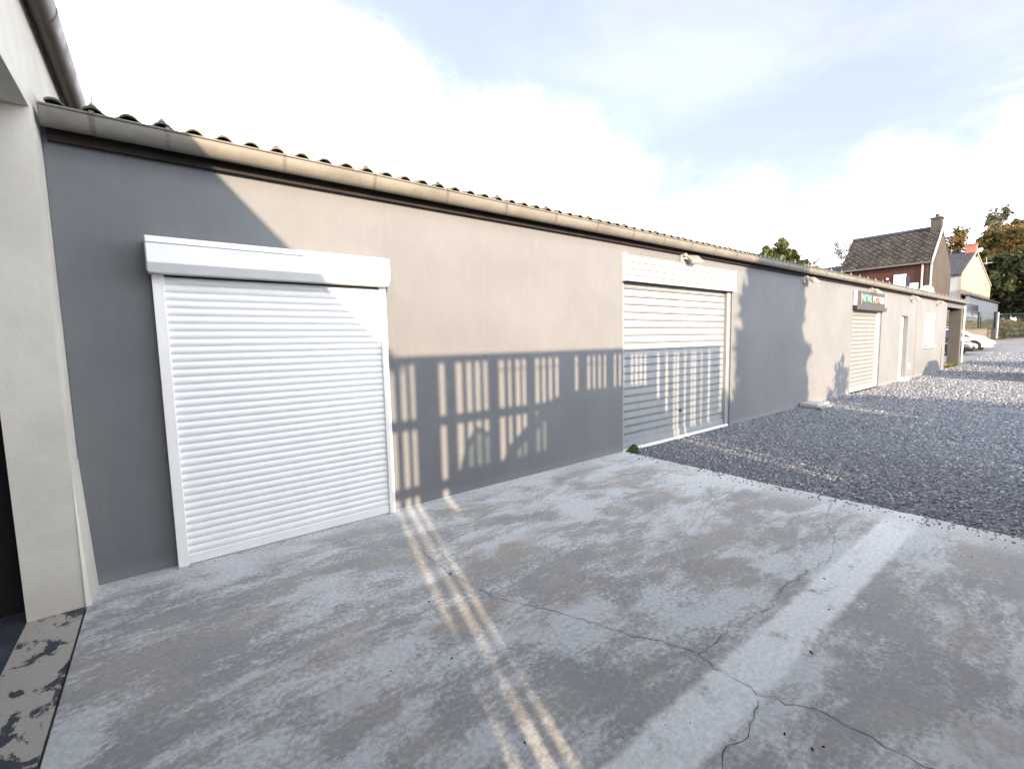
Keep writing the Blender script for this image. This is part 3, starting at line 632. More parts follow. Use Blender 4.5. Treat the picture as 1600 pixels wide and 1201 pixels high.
def blobs_round(h, w_, n, base=.35):
    o = []
    for i in range(n):
        a = rng.uniform(0, 6.28); t = rng.random(); z = h*(base+(1-base)*(.15+.75*t)); r = w_*.5*math.sin(math.pi*(.2+.7*t))*rng.uniform(.2, .75)
        o.append((r*math.cos(a), r*math.sin(a), z, w_*rng.uniform(.16, .26), w_*rng.uniform(.13, .22)))
    return o
def far(px, D, ybase=None): q = at(px, 519, D); return Vector((q.x, q.y, gz(q.x)))
# conifer seen over the workshop roof: three leaning spires
def conifer(loc, spires, n, lab, name='conifer_tree', size=.28, leaf='leaf_conifer', trunk_r=.22):
    root = empty(name, loc, lab, 'tree'); H = max(s[2] for s in spires); tb = MB()
    P = []; NR = []; SH = []
    for k, (dx, dy, h, w_) in enumerate(spires):
        tb.path([(0, 0, 0), (dx*.5, dy*.5, h*.3), (dx, dy, h*.6), (dx, dy, h*.98)], [trunk_r, trunk_r*.7, trunk_r*.35, .015])
        nb = int(n/len(spires)/26); 
        for i in range(nb):
            t = (i+rng.random())/nb; z = h*(.12+.86*t); Lb = w_*.5*(1-t)**.75*rng.uniform(.55, 1.12)+.12; a = rng.uniform(0, 6.28); d = np.array([math.cos(a), math.sin(a), .35])
            o_ = np.array([dx, dy, z]); tb.tube(o_, o_+d*Lb*.9, .03, .008, 4, False); m_ = 26
            s_ = rng.random(m_)**.6; q = o_+d*(s_*Lb)[:, None]+rng.normal(size=(m_, 3))*.11*(.5+Lb*.35)
            P.append(q); NR.append(d+rng.normal(size=(m_, 3))*.8); SH.append(np.clip(rng.normal(.5, .2)+rng.normal(size=m_)*.12, 0, 1))
    obj('trunk', tb, M['bark'], root); P = np.concatenate(P); quads('crown', P, np.concatenate(NR), size*rng.uniform(.6, 1.3, len(P)), M[leaf], root, np.concatenate(SH), 1.8)
    return root
q = at(1211, 519, 42); base = Vector((q.x, q.y, .5))
rv = Vector((rt.x, rt.y, 0))
conifer(base, [(rv.x*.3, rv.y*.3, 10.1, 6.0), (rv.x*-1.0, rv.y*-1.0, 9.4, 4.2), (rv.x*1.5, rv.y*1.5, 9.0, 4.6), (rv.x*2.6, rv.y*2.6, 8.1, 3.6)], 16000, 'ragged olive green conifer rising behind the workshop roof', size=.26)
tree('birch_tree', far(1311, 80), 16.2, [(0,0,14.6,1.3,1.3), (.9,0,13.6,1,.9), (-.8,.5,13.4,1,1), (.2,-.4,12,1.6,1.2), (-.2,.2,10,1.8,1.5)], 2200, 'leaf_pale', 'pale sparse tree far behind, left of the brick house', size=.22, trunk_r=.12)
tree('shrubby_tree', far(1273, 60), 10.4, [(0,0,9.6,.7,.6), (.4,0,8.9,.9,.7), (-.3,0,8.2,1,.8)], 260, 'leaf_pale', 'tiny pale treetop just above the roofline beside the dark slate roof', size=.2, trunk_r=.1)
tree('round_tree', far(1487, 75), 16.6, [(0,0,15,1.5,1.3), (1.2,.3,14.2,1.3,1.2), (-1.3,0,14,1.4,1.2), (0,.5,12.5,2.2,1.6)], 2600, 'leaf_autumn', 'green and yellow treetop between the two house roofs', size=.3)
# tall half-bare tree behind the cream gable
tree('poplar_tree', far(1545, 78), 19.5, [(-1.6,.3,18,1.0,1.3), (-.4,-1,18.6,1.0,1.4), (1.2,.4,17.6,1.3,1.0), (2.6,-.5,16.6,1.2,1.0), (-2.6,0,16.4,1.1,1.0), (.4,0,15.4,1.8,1.4), (3.0,-2.2,17.2,1.1,.8), (1.6,-3,15.6,1.6,1.2), (-1.2,0,13.8,2,1.6), (1.5,-1.6,13,2.6,1.8)], 9500, 'leaf_grey', 'tall thinly leaved tree standing behind the cream gable', size=.30, trunk_r=.25, coreless=.2)
wood = [(1558, 66, 14.6, 8.5, 'leaf_autumn', 'broad olive and brown tree just right of the cream gable'),
        (1590, 70, 16.6, 9.5, 'leaf_autumn', 'tall rust brown tree nearest the right edge of the wood'),
        (1573, 84, 17.6, 9, 'leaf_olive', 'tall olive tree at the back of the wood, its top showing between two others'),
        (1611, 62, 15.0, 9, 'leaf_olive', 'big olive tree cut by the right edge'),
        (1550, 58, 9.6, 7.5, 'leaf_green', 'low dark green tree beside the foot of the cream gable'),
        (1572, 56, 9.0, 7.5, 'leaf_green', 'low dark green tree behind the tiled annex, second from the gable'),
        (1597, 55, 9.4, 8, 'leaf_green', 'low dark green tree behind the small outbuilding at the right edge'),
        (1538, 74, 12.0, 7, 'leaf_olive', 'olive tree half hidden behind the cream gable')]
for px, D, h, w_, leaf, lab in wood:
    tree('broadleaf_tree', far(px, D), h, blobs_round(h, w_, 13, .12), 6500, leaf, lab, group='trees of the wood behind the houses', size=.42, trunk_r=.28)

# ------------------------------------------------------------------ houses behind
# brick house: long wall faces -x, gable faces the yard (-y)
h1 = empty('brick_house', (46, 3.9, gz(46)), 'dark brick house with mossy slate roof, grey gable and tall chimney', 'house')
X1, Y1, Y1b = 46.0, 3.8, 9.3; ZE, ZR = 7.0, 9.75
pr_ = onY(1483, 470, Y1).x; X1b = min(max(pr_, 51), 55); XR = onY(1472, 362, Y1).x
part('wall', MB().box(X1, X1+.3, Y1+.3, Y1b, .3, ZE).box(X1, X1b, Y1b-.3, Y1b-.001, .3, ZE-.01), M['brick'], h1)
part('gable_wall', MB().prism([(X1-.001, .3), (X1b, .3), (X1b, ZE), (XR, ZR), (X1-.001, ZE)], 'y', Y1, Y1+.299), M['gablegrey'], h1)
part('back_gable', MB().prism([(X1+.3, ZE-.1), (X1b, ZE-.1), (XR, ZR-.1)], 'y', Y1b-.29, Y1b-.01), M['brick'], h1)
rf1 = part('roof', MB().prism([(X1-.25, ZE-.10), (XR, ZR+.02), (X1b+.2, ZE-.1), (X1b+.2, ZE+.02), (XR, ZR+.16), (X1-.25, ZE+.04)], 'y', Y1-.02, Y1b+.25), M['slate'], h1)
part('verge_board', MB().prism([(X1-.27, ZE-.16), (X1-.27, ZE+.07), (XR, ZR+.20), (XR, ZR-.06)], 'y', Y1-.10, Y1-.022), M['verge'], h1)
part('ridge', MB().prism([(XR-.18, ZR+.05), (XR, ZR+.24), (XR+.18, ZR+.05)], 'y', Y1+.1, Y1b+.26), M['slateblue'], h1)
obj('chimney', MB().box(XR-.45, XR+.33, Y1+.0, Y1+.62, ZR-.6, ZR+.72).box(XR-.51, XR+.39, Y1-.05, Y1+.68, ZR+.72, ZR+.82).tube((XR-.2, Y1+.3, ZR+.82), (XR-.2, Y1+.3, ZR+1.08), .12).tube((XR+.1, Y1+.3, ZR+.82), (XR+.1, Y1+.3, ZR+1.0), .11), M['gablegrey'], rf1)
part('gutter', MB().box(X1-.36, X1-.25, Y1, Y1b+.2, ZE-.16, ZE-.04), M['pier'], h1)
part('downpipe', MB().tube((X1-.08, onX(1441, 430, X1).y, ZE-.1), (X1-.08, onX(1441, 430, X1).y, 1), .06), M['verge'], h1)
part('corner_strip', MB().box(X1-.05, X1-.002, Y1-.04, Y1+.06, .5, ZE-.15), M['verge'], h1)
def win_x(px0, px1, py0, py1, X, root, m_, frame=True):
    a = onX(px0, py0, X); b = onX(px1, py1, X); y0, y1 = sorted((a.y, b.y)); z0, z1 = sorted((a.z, b.z))
    f = part('window', MB().box(X-.05, X+.04, y0, y1, z0, z1), M['whitepvc'], root); obj('pane', MB().box(X-.058, X-.051, y0+.07, y1-.07, z0+.07, z1-.07), m_, f); return f
wnd = win_x(1397, 1415, 430, 449, X1, h1, M['white']); win_x(1419, 1434, 443, 462, X1, h1, M['white'])
a_ = onX(1415.5, 430, X1); part('shutter', MB().box(X1-.06, X1-.004, a_.y-.28, a_.y-.01, 5.2, 6.05), M['slateblue'], h1)
b_ = onX(1387, 419, X1); obj('floodlight', MB().box(X1-.15, X1, b_.y-.07, b_.y+.07, b_.z-.06, b_.z+.06), M['whitepvc'], h1).name = 'alarm_box'
keep_world(h1.children[-1], h1)
c_ = onX(1387, 436, X1); part('wall_lamp', MB().tube((X1-.14, c_.y, c_.z), (X1, c_.y, c_.z), .07), M['whitepvc'], h1)
# satellite dish
d_ = onX(1447, 455, X1-.3); dish = MB()
for k in range(3): 
    r0, r1 = [.0, .2, .36, .45][k], [.0, .2, .36, .45][k+1]
    for i in range(14):
        t0, t1 = 2*math.pi*i/14, 2*math.pi*(i+1)/14; f_ = lambda r, t: (d_.x+.35*r*r*2-.1, d_.y+r*math.cos(t), d_.z+r*math.sin(t)); 
        dish.add([f_(r0, t0), f_(r1, t0), f_(r1, t1), f_(r0, t1)], [(0, 1, 2, 3)])
dish.tube((d_.x-.1, d_.y, d_.z), (X1, d_.y, d_.z-.1), .03)
part('satellite_dish', dish, M['verge'], h1)
# dark slate-roofed building further left
q0 = onX(1272, 421, 50); q1 = onX(1330, 411, 50)
h0 = empty('slate_roofed_barn', (50, q1.y, gz(50)), 'low barn with blue black slate roof left of the brick house', 'building')
zr = q1.z; part('wall', MB().box(48.6, 56, q1.y-1, q0.y+2, 0.5, zr-1.6), M['gablegrey'], h0)
part('roof', MB().prism([(47.9, zr-2.0), (51, zr), (57, zr-2.0), (57, zr-2.2), (51, zr-.2), (47.9, zr-2.2)], 'y', q1.y-1, q0.y+.2), M['slateblue'], h0)
# white house with the cream gable
D2 = 42; k2 = at(1503, 427, D2); X2, Y2 = k2.x, k2.y; ZE2 = k2.z; k2b = onY(1549, 429, Y2); apx = onY(1526, 394, Y2); X2b = k2b.x
bot = onY(1503, 463, Y2).z; Y2b = onX(1476, 425, X2).y
h2 = empty('white_house', (X2, Y2, gz(X2)), 'white house with sunlit cream gable and red brick chimney', 'house')
part('wall', MB().box(X2, X2+.3, Y2+.25, Y2b+3, .3, ZE2).box(X2+.3, X2b, Y2b+2.7, Y2b+3, .3, ZE2), M['housewhite'], h2)
part('gable_wall', MB().prism([(X2-.001, .5), (X2b, .5), (X2b, ZE2), (apx.x, apx.z), (X2-.001, ZE2)], 'y', Y2, Y2+.25), M['cream_render'], h2)
rr_ = part('roof', MB().prism([(X2-.2, ZE2-.14), (apx.x, apx.z+.02), (X2b+.2, ZE2-.14), (X2b+.2, ZE2), (apx.x, apx.z+.17), (X2-.2, ZE2)], 'y', Y2+.0, Y2b+3.2), M['slatedark'], h2)
part('verge_board', MB().prism([(X2-.2, ZE2-.2), (X2-.2, ZE2-.02), (apx.x, apx.z+.16), (X2b+.2, ZE2-.02), (X2b+.2, ZE2-.2), (apx.x, apx.z-.03)], 'y', Y2-.06, Y2-.003), M['cream_render'], h2)
ch = apx; obj('chimney', MB().box(ch.x-.6, ch.x+.55, Y2+.0, Y2+.75, ch.z-.5, ch.z+.75).box(ch.x-.66, ch.x+.61, Y2-.05, Y2+.80, ch.z+.75, ch.z+.84), M['chimbrick'], rr_)
s_ = onY(1540, 412, Y2-.15); part('tv_antenna', MB().tube((s_.x, s_.y, s_.z), (s_.x+.9, s_.y-.1, s_.z+.15), .035).tube((s_.x+.5, s_.y-.45, s_.z+.1), (s_.x+.5, s_.y+.3, s_.z+.1), .03).tube((s_.x+.8, s_.y-.4, s_.z+.14), (s_.x+.8, s_.y+.3, s_.z+.14), .03).tube((s_.x+.5, s_.y, s_.z+.1), (s_.x+.5, s_.y, s_.z+.7), .025), M['verge'], h2)
# annex in front of it
YA = Y2-.6; a0 = onY(1478, 466, YA); a1 = onY(1560, 470, YA); azt = onY(1535, 468, YA).z
an = empty('annex_building', (a0.x, YA, gz(a0.x)), 'single storey white annex with tiled roof edge and one dark window', 'building')
part('wall', MB().box(X2, a1.x, YA, YA+.25, .3, azt), M['housewhite'], an)
part('roof', MB().prism([(YA-.15, azt), (Y2+2.5, azt+.75), (Y2+2.5, azt+.9), (YA-.15, azt+.14)], 'x', X2+.1, a1.x+.1), M['redtile'], an)
w0 = onY(1508, 473, YA); w1 = onY(1526.5, 497, YA)
wf = part('window', MB().box(w0.x, w1.x, YA-.05, YA+.02, w1.z, w0.z), M['greenmetal'], an)
obj('pane', MB().box(w0.x+.12, w1.x-.12, YA-.058, YA-.051, w1.z+.08, w0.z-.08), M['winglass'], wf); obj('curtain', MB().box((w0.x+w1.x)/2-.1, (w0.x+w1.x)/2+.35, YA-.066, YA-.059, w1.z+.1, w0.z-.1), M['curtain'], wf)
# house added out of the frame: its roof edge is set to shade the annex
NH = empty('added_shade_house', (62, -12, gz(62)), 'long rendered house added out of view to shade the annex', 'house')
nz = bot+.62+(Y2+10)*.285
part('wall', MB().box(50, 78, -16, -10.3, .5, nz-.3), M['pier'], NH)
part('roof', MB().prism([(-9.9, nz), (-13.2, nz+.9), (-16.4, nz), (-16.4, nz-.25), (-13.2, nz+.6), (-9.9, nz-.25)], 'x', 49.7, 78.3), M['slatedark'], NH)
for k in range(4):
    wf_ = part('window', MB().box(54+k*5.5, 55.3+k*5.5, -10.29, -10.24, 2.6, 4.0), M['whitepvc'], NH); obj('pane', MB().box(54.1+k*5.5, 55.2+k*5.5, -10.235, -10.228, 2.7, 3.9), M['winglass'], wf_)
# small outbuilding to the right
YO = YA+.35; o0 = onY(1560.5, 473, YO); o1 = onY(1592, 476, YO); ozt = o0.z
ob = empty('outbuilding', (o0.x, YO, gz(o0.x)), 'small pale outbuilding with a low tiled roof right of the annex', 'building')
part('wall', MB().box(o0.x, o1.x+4, YO, YO+4, .3, ozt), M['housewhite'], ob)
part('roof', MB().prism([(YO-.3, ozt), (YO+2, ozt+.9), (YO+4.3, ozt), (YO+4.3, ozt+.12), (YO+2, ozt+1.05), (YO-.3, ozt+.12)], 'x', o0.x+.11, o1.x+4.3), M['redtile'], ob)
w0 = onY(1572, 478, YO); w1 = onY(1576, 489, YO); dd = part('door', MB().box(w0.x, w1.x, YO-.04, YO-.001, gz(w0.x), w0.z), M['greyframe'], ob)
w0 = onY(1566, 477, YO); part('wall_vent', MB().box(w0.x-.2, w0.x+.2, YO-.05, YO-.001, w0.z-.4, w0.z-.1), M['black'], ob)

# ------------------------------------------------------------------ fence, gate, grass bank
DF = 36.0
rvn = rt.normalized()
def along(px, D=DF): q = at(px, 519, D); return Vector((q.x, q.y, 0))
def bar(mb, a, b, z0, z1, t=.03):
    d = (b-a).normalized(); n_ = Vector((-d.y, d.x, 0))*t; vs = [a+n_, b+n_, b-n_, a-n_]
    return mb.add([(v.x, v.y, z0) for v in vs]+[(v.x, v.y, z1) for v in vs], [(0,3,2,1),(4,5,6,7),(0,1,5,4),(1,2,6,5),(2,3,7,6),(3,0,4,7)])
def zat(py, D, px=1550): return at(px, py, D).z
zb = 1.05
fn = empty('mesh_fence', along(1529), 'green posts and pale wire mesh fence before the white annex', 'fence')
ztp = zat(490, 37); zbt = zat(513, 37)
for px, wdt in ((1529, .09), (1554, .11), (1503, .09)):
    a = along(px, 37)-rvn*wdt; b = along(px, 37)+rvn*wdt; part('post', bar(MB(), a, b, zbt-.6, ztp+.15, .07), M['greenmetal'], fn)
mbm = MB(); A = along(1505, 37); B = along(1553, 37); Lf = (B-A).length
for i in range(int(Lf/.10)): p = A.lerp(B, i*.10/Lf); mbm.tube((p.x, p.y, zbt-.5), (p.x, p.y, ztp), .008, n=4, cap=False)
for z in np.arange(zbt-.4, ztp+.01, .2): mbm.tube((A.x, A.y, z), (B.x, B.y, z), .008, n=4, cap=False)
part('wire_panel', mbm, M['fencemesh'], fn)
gt = empty('yard_gate', along(1580), 'tall green barred gate with dark lower panel at the road', 'gate')
A = along(1560); B = along(1640); Lg = (B-A).length; zt_ = zat(490, DF, 1560); z0_ = zat(527, DF, 1560); zm = zat(517, DF, 1560)
part('gate_frame', bar(bar(bar(MB(), A, B, zt_-.08, zt_, .04), A, B, zm-.04, zm+.02, .04), A, B, z0_, z0_+.08, .04), M['greenmetal'], gt)
mbm = MB()
for i in range(int(Lg/.11)): p = A.lerp(B, i*.11/Lg); mbm.tube((p.x, p.y, z0_+.05), (p.x, p.y, zt_-.04), .011, n=4, cap=False)
part('bars', mbm, M['greenmetal'], gt)
part('gate_post', bar(MB(), A-rvn*.17, A-rvn*.10, z0_-.3, zt_+.1, .06), M['verge'], gt); part('lock_box', bar(MB(), A-rvn*.06, A+rvn*.10, (z0_+zt_)/2-.1, (z0_+zt_)/2+.12, .07), M['black'], gt)
lw = empty('low_wall', along(1530, 36.6), 'low tan wall between the parked cars and the gate post', 'wall')
part('wall_body', bar(MB(), along(1490, 36.6), along(1556.5, 36.6), .2, zat(514, 36.6), .12), M['palebrick'], lw); part('coping', bar(MB(), along(1489, 36.6), along(1557, 36.6), zat(514, 36.6), zat(513, 36.6)+.02, .16), M['pier'], lw)
def grass(name, A, B, depth, z0, z1, n, hmin, hmax, m_, lab=None):
    t = rng.random(n); s = rng.random(n); d = (B-A).normalized(); n_ = Vector((-d.y, d.x, 0)); 
    if n_.dot(fw) < 0: n_ = -n_
    P = np.array([A.x, A.y, 0])+np.outer(t, np.array([(B-A).x, (B-A).y, 0]))+np.outer(s*depth, np.array([n_.x, n_.y, 0])); hh = rng.uniform(hmin, hmax, n)*(.6+.7*np.abs(np.sin(t*9+s*3)))
    P[:, 2] = z0+(z1-z0)*s+hh*.5; fv = np.array([fw.x, fw.y, 0])
    nr = -fv+rng.normal(size=(n, 3))*.5; o = quads(name, P, nr, hh, M[m_], aspect=1.0, shade=rng.random(n)); return tag(o, kind='stuff')
grass('dry_grass', along(1500, 37.6), along(1660, 37.6), 5, 1.15, 2.1, 6500, .25, .75, 'grass_dry')
grass('verge_grass', along(1525, 34.6), along(1600, 34.6), 1.2, .62, .9, 1500, .08, .28, 'leaf_olive')
tag(obj('grass_bank', MB().add([(*along(1480, 37.3).xy, 1.0), (*along(1700, 37.3).xy, 1.0), (*along(1700, 44).xy, 2.1), (*along(1480, 44).xy, 2.1)], [(0, 1, 2, 3)]), M['earth']), kind='structure')
tag(grass('yard_edge_grass', Vector((31.7, -.12, 0)), Vector((27.5, -.12, 0)), .25, .02, .06, 500, .03, .10, 'leaf_olive'), kind='stuff')

# ------------------------------------------------------------------ cars
def loft(st, m_ring):
    """st: list of rings, each a list of points"""
    mb = MB(); n = len(st[0]); vs = [p for r in st for p in r]; fs = []
    for i in range(len(st)-1):
        for j in range(n): a = i*n+j; b = i*n+(j+1) % n; fs.append((a, b, b+n, a+n))
    fs += [tuple(range(n-1, -1, -1)), tuple(range((len(st)-1)*n, len(st)*n))]
    return mb.add(vs, fs)
def car(paint_, label, group, loc, rz, hatch=True):
    """nose towards local +x, centre of wheelbase at origin, length 4.3, width 1.78"""
    root = empty('parked_car', loc, label, 'car', group, rz)
    #        x,   halfw, zbot, zmid(widest), ztop(edge), ztop(centre)
    S = [(-2.12,.62,.42,.60,.80,.84), (-2.05,.78,.30,.62,.92,.98), (-1.8,.86,.24,.62,.95,1.02), (-1.2,.885,.22,.60,.94,1.0), (-.3,.89,.22,.58,.92,.97), (.6,.89,.22,.57,.91,.96), (1.0,.885,.22,.56,.88,.95), (1.5,.86,.22,.53,.80,.88), (1.85,.81,.22,.50,.70,.79), (2.08,.70,.24,.46,.60,.67), (2.19,.52,.30,.44,.52,.56)]
    rings = []
    for x, w_, zb_, zm_, ze, zc in S:
        r = [(x,-w_*.88,zb_),(x,-w_,zb_+.12),(x,-w_*1.0,zm_),(x,-w_*.97,(zm_+ze)/2+.04),(x,-w_*.88,ze),(x,-w_*.55,zc-.01),(x,0,zc)]
        rings.append(r+[(p[0],-p[1],p[2]) for p in r[-2::-1]])
    body = obj('body', loft(rings, 0), paint_, root, smooth=True)
    K = [(-2.0,.62,.95,.98), (-1.75,.68,.93,1.22), (-1.35,.70,.93,1.38), (-.7,.71,.93,1.45), (0,.71,.93,1.45), (.35,.70,.93,1.40), (.75,.68,.93,1.20), (1.18,.64,.90,.945)]
    rings = []
    for x, w_, z0, z1 in K:
        t = (z1-z0)/.52; wt = w_*(1-.20*t); r = [(x,-w_*1.12,z0-.02),(x,-w_*1.03,z0+(z1-z0)*.35),(x,-wt*1.0,z0+(z1-z0)*.82),(x,-wt*.72,z1-.01),(x,0,z1)]
        rings.append(r+[(p[0],-p[1],p[2]) for p in r[-2::-1]])
    obj('windows', loft(rings, 0), M['winglass'], root, smooth=True)
    # roof skin and pillars
    rf = MB(); rows = []
    for x, w_, z0, z1 in K[1:6]:
        t = (z1-z0)/.52; wt = w_*(1-.20*t); rows.append([(x,-wt*.98,z0+(z1-z0)*.86+.01),(x,-wt*.72,z1+.006),(x,0,z1+.018),(x,wt*.72,z1+.006),(x,wt*.98,z0+(z1-z0)*.86+.01)])
    n = 5; rf.add([p for r in rows for p in r], [(i*n+j, i*n+j+1, (i+1)*n+j+1, (i+1)*n+j) for i in range(len(rows)-1) for j in range(n-1)])
    for s in (-1, 1):
        rf.tube((1.2, s*.70, .92), (.38, s*.58, 1.40), .035, .035, 6); rf.tube((-1.95, s*.68, .95), (-1.40, s*.58, 1.37), .06, .05, 6); rf.tube((-.35, s*.745, .93), (-.45, s*.60, 1.40), .032, .03, 6)
        rf.tube((.38, s*.58, 1.40), (-.7, s*.575, 1.425), .03, .03, 6); rf.tube((-.7, s*.575, 1.425), (-1.4, s*.58, 1.37), .03, .03, 6)
    obj('roof_panel', rf, paint_, root, smooth=True)
    for s in (-1, 1):
        hl = MB().add([(1.62,s*.845,.70),(2.03,s*.74,.60),(2.10,s*.62,.62),(1.95,s*.66,.70),(1.70,s*.79,.765)], [(0,1,2,3,4)]); 
        q_ = [(x*1.008, y*1.008, z+.004) for x, y, z in hl.v]; hl.v = q_; obj('headlight', hl, M['headlamp'], root)
        obj('indicator', MB().box(1.98, 2.10, s*.70-.06, s*.70+.06, .40, .45), M['indicator'], root)
        obj('mirror', MB().box(.62, .76, s*.93-.09, s*.93+.09, .96, 1.08), paint_, root, bevel=.02)
        for wx in (-1.28, 1.32):
            arch = MB().tube((wx, s*.70, .33), (wx, s*.889, .33), .375, .375, 20); obj('wheel_arch', arch, M['black'], root)
            ty = obj('wheel', MB().tube((wx, s*.72, .315), (wx, s*.905, .315), .315, .305, 20), M['black'], root, bevel=.0)
            rm = MB().tube((wx, s*.90, .315), (wx, s*.912, .315), .215, .20, 14); rm.tube((wx, s*.91, .315), (wx, s*.925, .315), .05, .04, 8)
            obj('rim', rm, M['rim'], ty)
    obj('bumper_grille', MB().box(2.10, 2.20, -.42, .42, .33, .42), M['black'], root, bevel=.01)
    obj('number_plate', MB().box(2.185, 2.205, -.26, .26, .44, .53), M['whitepvc'], root)
    return root
grp = 'cars parked beyond the carport'
def cpos(x, ynose, dz=0): return (x, ynose+2.15, gz(x)-.04+dz)
car(M['carblack'], 'black hatchback parked nearest the carport pier', grp, cpos(38.3, onX(1524, 545, 38.3).y), R(-90))
car(M['carwhite'], 'white saloon parked between the black car and the silver car', grp, cpos(42.0, onX(1553, 535, 42).y), R(-90))
car(M['cargrey'], 'silver car behind the white saloon, nearest the low wall', grp, cpos(45.2, onX(1543, 520, 45.2).y), R(-90))

# ------------------------------------------------------------------ what stands behind the photographer and throws the shadows on the wall
FY = -5.1; T = .285; AX = .27; DZ = -FY*T; DX = FY*AX
GAPS = [(1.68,1.75),(1.8,1.87),(1.9,1.96),(2.22,2.3),(2.42,2.51),(2.55,2.63),(2.66,2.74),(2.77,2.84),(2.98,3.07),(3.11,3.17),(3.22,3.3),(3.32,3.39),(3.52,3.6),(3.63,3.7),(3.74,3.81),(3.85,3.92),(4.2,4.27),(4.43,4.5),(4.54,4.6),(4.65,4.71),(4.76,4.82),(4.97,5.03),(5.08,5.14),(5.22,5.28),(5.43,5.49),(5.53,5.6),(5.64,5.7),(5.75,5.81),(6.08,6.15),(6.31,6.38),(6.53,6.59),(6.62,6.69),(6.84,6.9),(7.05,7.11),(7.14,7.21),(7.36,7.41),(7.6,7.67)]
pf = empty('paling_fence', (4, FY, 0), 'tall weathered paling fence with uneven gaps along the far side of the yard', 'fence')
edges = [1.6]+[v for g_ in GAPS for v in g_]+[8.0]
for i in range(0, len(edges), 2):
    a, b = edges[i]+DX-.006, edges[i+1]+DX+.006
    if b-a < .01: continue
    h = 1.45+DZ+random.uniform(-.012, .012)
    part('board', MB().box(a, b, FY-.012, FY+.012, -.02, h), M['board'], pf)
part('top_rail', MB().box(1.6+DX, 8.0+DX, FY+.014, FY+.055, 1.40+DZ, 1.475+DZ), M['board'], pf)
part('streak_blocking_panel', MB().box(2.14+DX, 2.40+DX, FY-.03, FY-.0125, -.02, -.12+DZ), M['board'], pf)  # low solid panels added to block sun that would streak the ground
part('streak_blocking_panel', MB().box(2.402+DX, 6.46+DX, FY-.03, FY-.0125, -.02, .26+DZ), M['board'], pf)
part('streak_blocking_panel', MB().box(6.462+DX, 7.0+DX, FY-.03, FY-.0125, -.02, -.72+DZ), M['board'], pf)
part('streak_blocking_panel', MB().box(7.002+DX, 8.0+DX, FY-.03, FY-.0125, -.02, .12+DZ), M['board'], pf)
for zz in (.80, .12): part('rail', MB().box(1.6+DX, (2.45 if zz < .5 else 4.0)+DX, FY+.014, FY+.055, zz-.05+DZ, zz+.05+DZ), M['board'], pf)
part('thin_rail', MB().box(2.9+DX, 7.9+DX, FY+.014, FY+.03, 1.285+DZ, 1.298+DZ), M['board'], pf)
# tall van parked behind the fence
vn = empty('parked_van', (3.5, -6.5, 0), 'dark panel van parked behind the paling fence', 'van')
vy0, vy1 = -5.45, -7.3; vdx = vy0*AX; vz = -vy0*T
def VP(x, z): return (x+vdx, z+vz)
low = [(3.0+vdx, .45), VP(3.02, .25), VP(3.72, .27), VP(3.72, .95-.08), VP(3.95, .93), VP(4.2, .965), VP(5.7, .955), VP(5.93, .90), (6.0+vdx, .45)]
vb = part('body', MB().prism(low, 'y', vy1, vy0), M['carblack'], vn)
part('windscreen_pillar', MB().prism([VP(3.02, .25), VP(3.10, .40), VP(3.72, .865), VP(3.72, .72), VP(3.22, .37), VP(3.14, .25)], 'y', vy0-.12, vy0), M['carblack'], vn)
part('side_glass', MB().prism([VP(3.15, .255), VP(3.72, .275), VP(3.72, .72)], 'y', vy0-.05, vy0-.04), M['glass'], vn)
part('windscreen', MB().prism([VP(2.50, .0), VP(2.47, .3), VP(2.54, .5), VP(2.66, .68), VP(2.80, .60), VP(2.86, .3), VP(2.9, .0)], 'y', vy0-.03, vy0-.02), M['glass'], vn)
for k, (p, q) in enumerate(zip([(2.50, .0), (2.47, .3), (2.54, .5), (2.66, .68)], [(2.47, .3), (2.54, .5), (2.66, .68), (2.84, .58)])):
    part('shadow_outline_bar', MB().tube((p[0]+vdx, vy0-.03, p[1]+vz), (q[0]+vdx, vy0-.03, q[1]+vz), .028), M['carblack'], vn)  # curved bars added to give the van's shadow its rounded outline
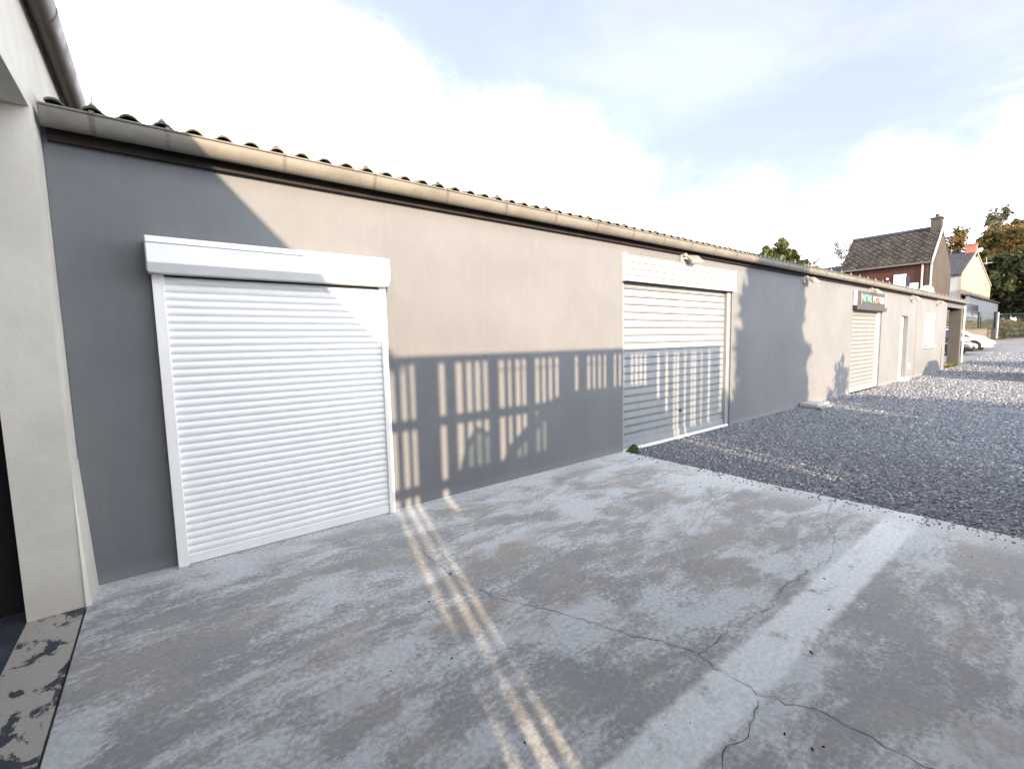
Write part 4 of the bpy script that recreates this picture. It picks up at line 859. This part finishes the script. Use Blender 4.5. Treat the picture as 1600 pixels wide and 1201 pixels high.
for sx_ in (3.65, 5.3):
    for yy in (vy0+.01, vy1-.01): part('wheel', MB().tube((sx_+vdx, yy-.2 if yy > -6 else yy+.2, .34), (sx_+vdx, yy, .34), .34, n=18), M['black'], vn)
# thin hedge added out of view to dim the light coming through the fence
hg = empty('added_dimming_hedge', (0, -11.5, 0), 'thin see-through hedge added out of view to dim light through the paling fence', 'hedge')
nh = 1300; hx = rng.uniform(1.3, 3.2, nh)-11.5*AX; hy = rng.normal(0, .35, nh); hz_ = rng.uniform(-.0, 1.0, nh)**.9*(-.15+11.5*T)
tb = MB()
for i in range(8): x_ = 1.5-11.5*AX+i*.25; tb.path([(x_, 0, 0), (x_+random.uniform(-.1, .1), 0, 2), (x_+random.uniform(-.15, .15), 0, 3.0)], [.022, .014, .005], 5)
obj('stem', tb, M['bark'], hg); quads('foliage', np.stack([hx, hy, hz_], 1), rng.normal(size=(nh, 3)), rng.uniform(.08, .16, nh), M['leaf_green'], hg)
# conifer and shrub behind the yard, cars beyond the right edge
conifer((10.05-.27*12, -12, 0), [(0, 0, 10.5, 4.4), (.3, .3, 8.0, 4.6), (.25, -.5, 6.0, 4.4), (-.2, .2, 7.0, 4.4)], 12500, 'tall dense conifer standing behind the paling fence', size=.40)
tree('broadleaf_shrub', (14.1-.27*8, -8, 0), 3.3, [(0,0,1.6,1.1,1.4), (.7,0,1.2,.8,1.1), (-.8,.2,1.3,.9,1.2), (.2,.1,2.5,.6,.7)], 3500, 'leaf_green', 'bushy shrub between the conifer and the parked cars', 'shrub', size=.16, trunk_r=.08)
tree('broadleaf_shrub', (11.2, -9.5, 0), 3.0, [(0,0,1.3,1.0,1.2), (-1,0,1.2,1.0,1.2), (1.6,0,1.2,1.0,1.1)], 3000, 'leaf_green', 'low wide shrub beside the tall conifer', 'shrub', size=.16, trunk_r=.08)
grp2 = 'cars parked along the right side of the yard'
car(M['cargrey'], 'silver car parked along the yard, nearest the sunlit gravel', grp2, (23.75, -3.85, -.03), R(180))
car(M['carblack'], 'black car parked along the yard, second beyond the silver car', grp2, (30.6, -5.2, -.0), R(180))
car(M['carwhite'], 'white car parked along the yard, furthest up the yard', grp2, (38.5, -6.6, .25), R(180))
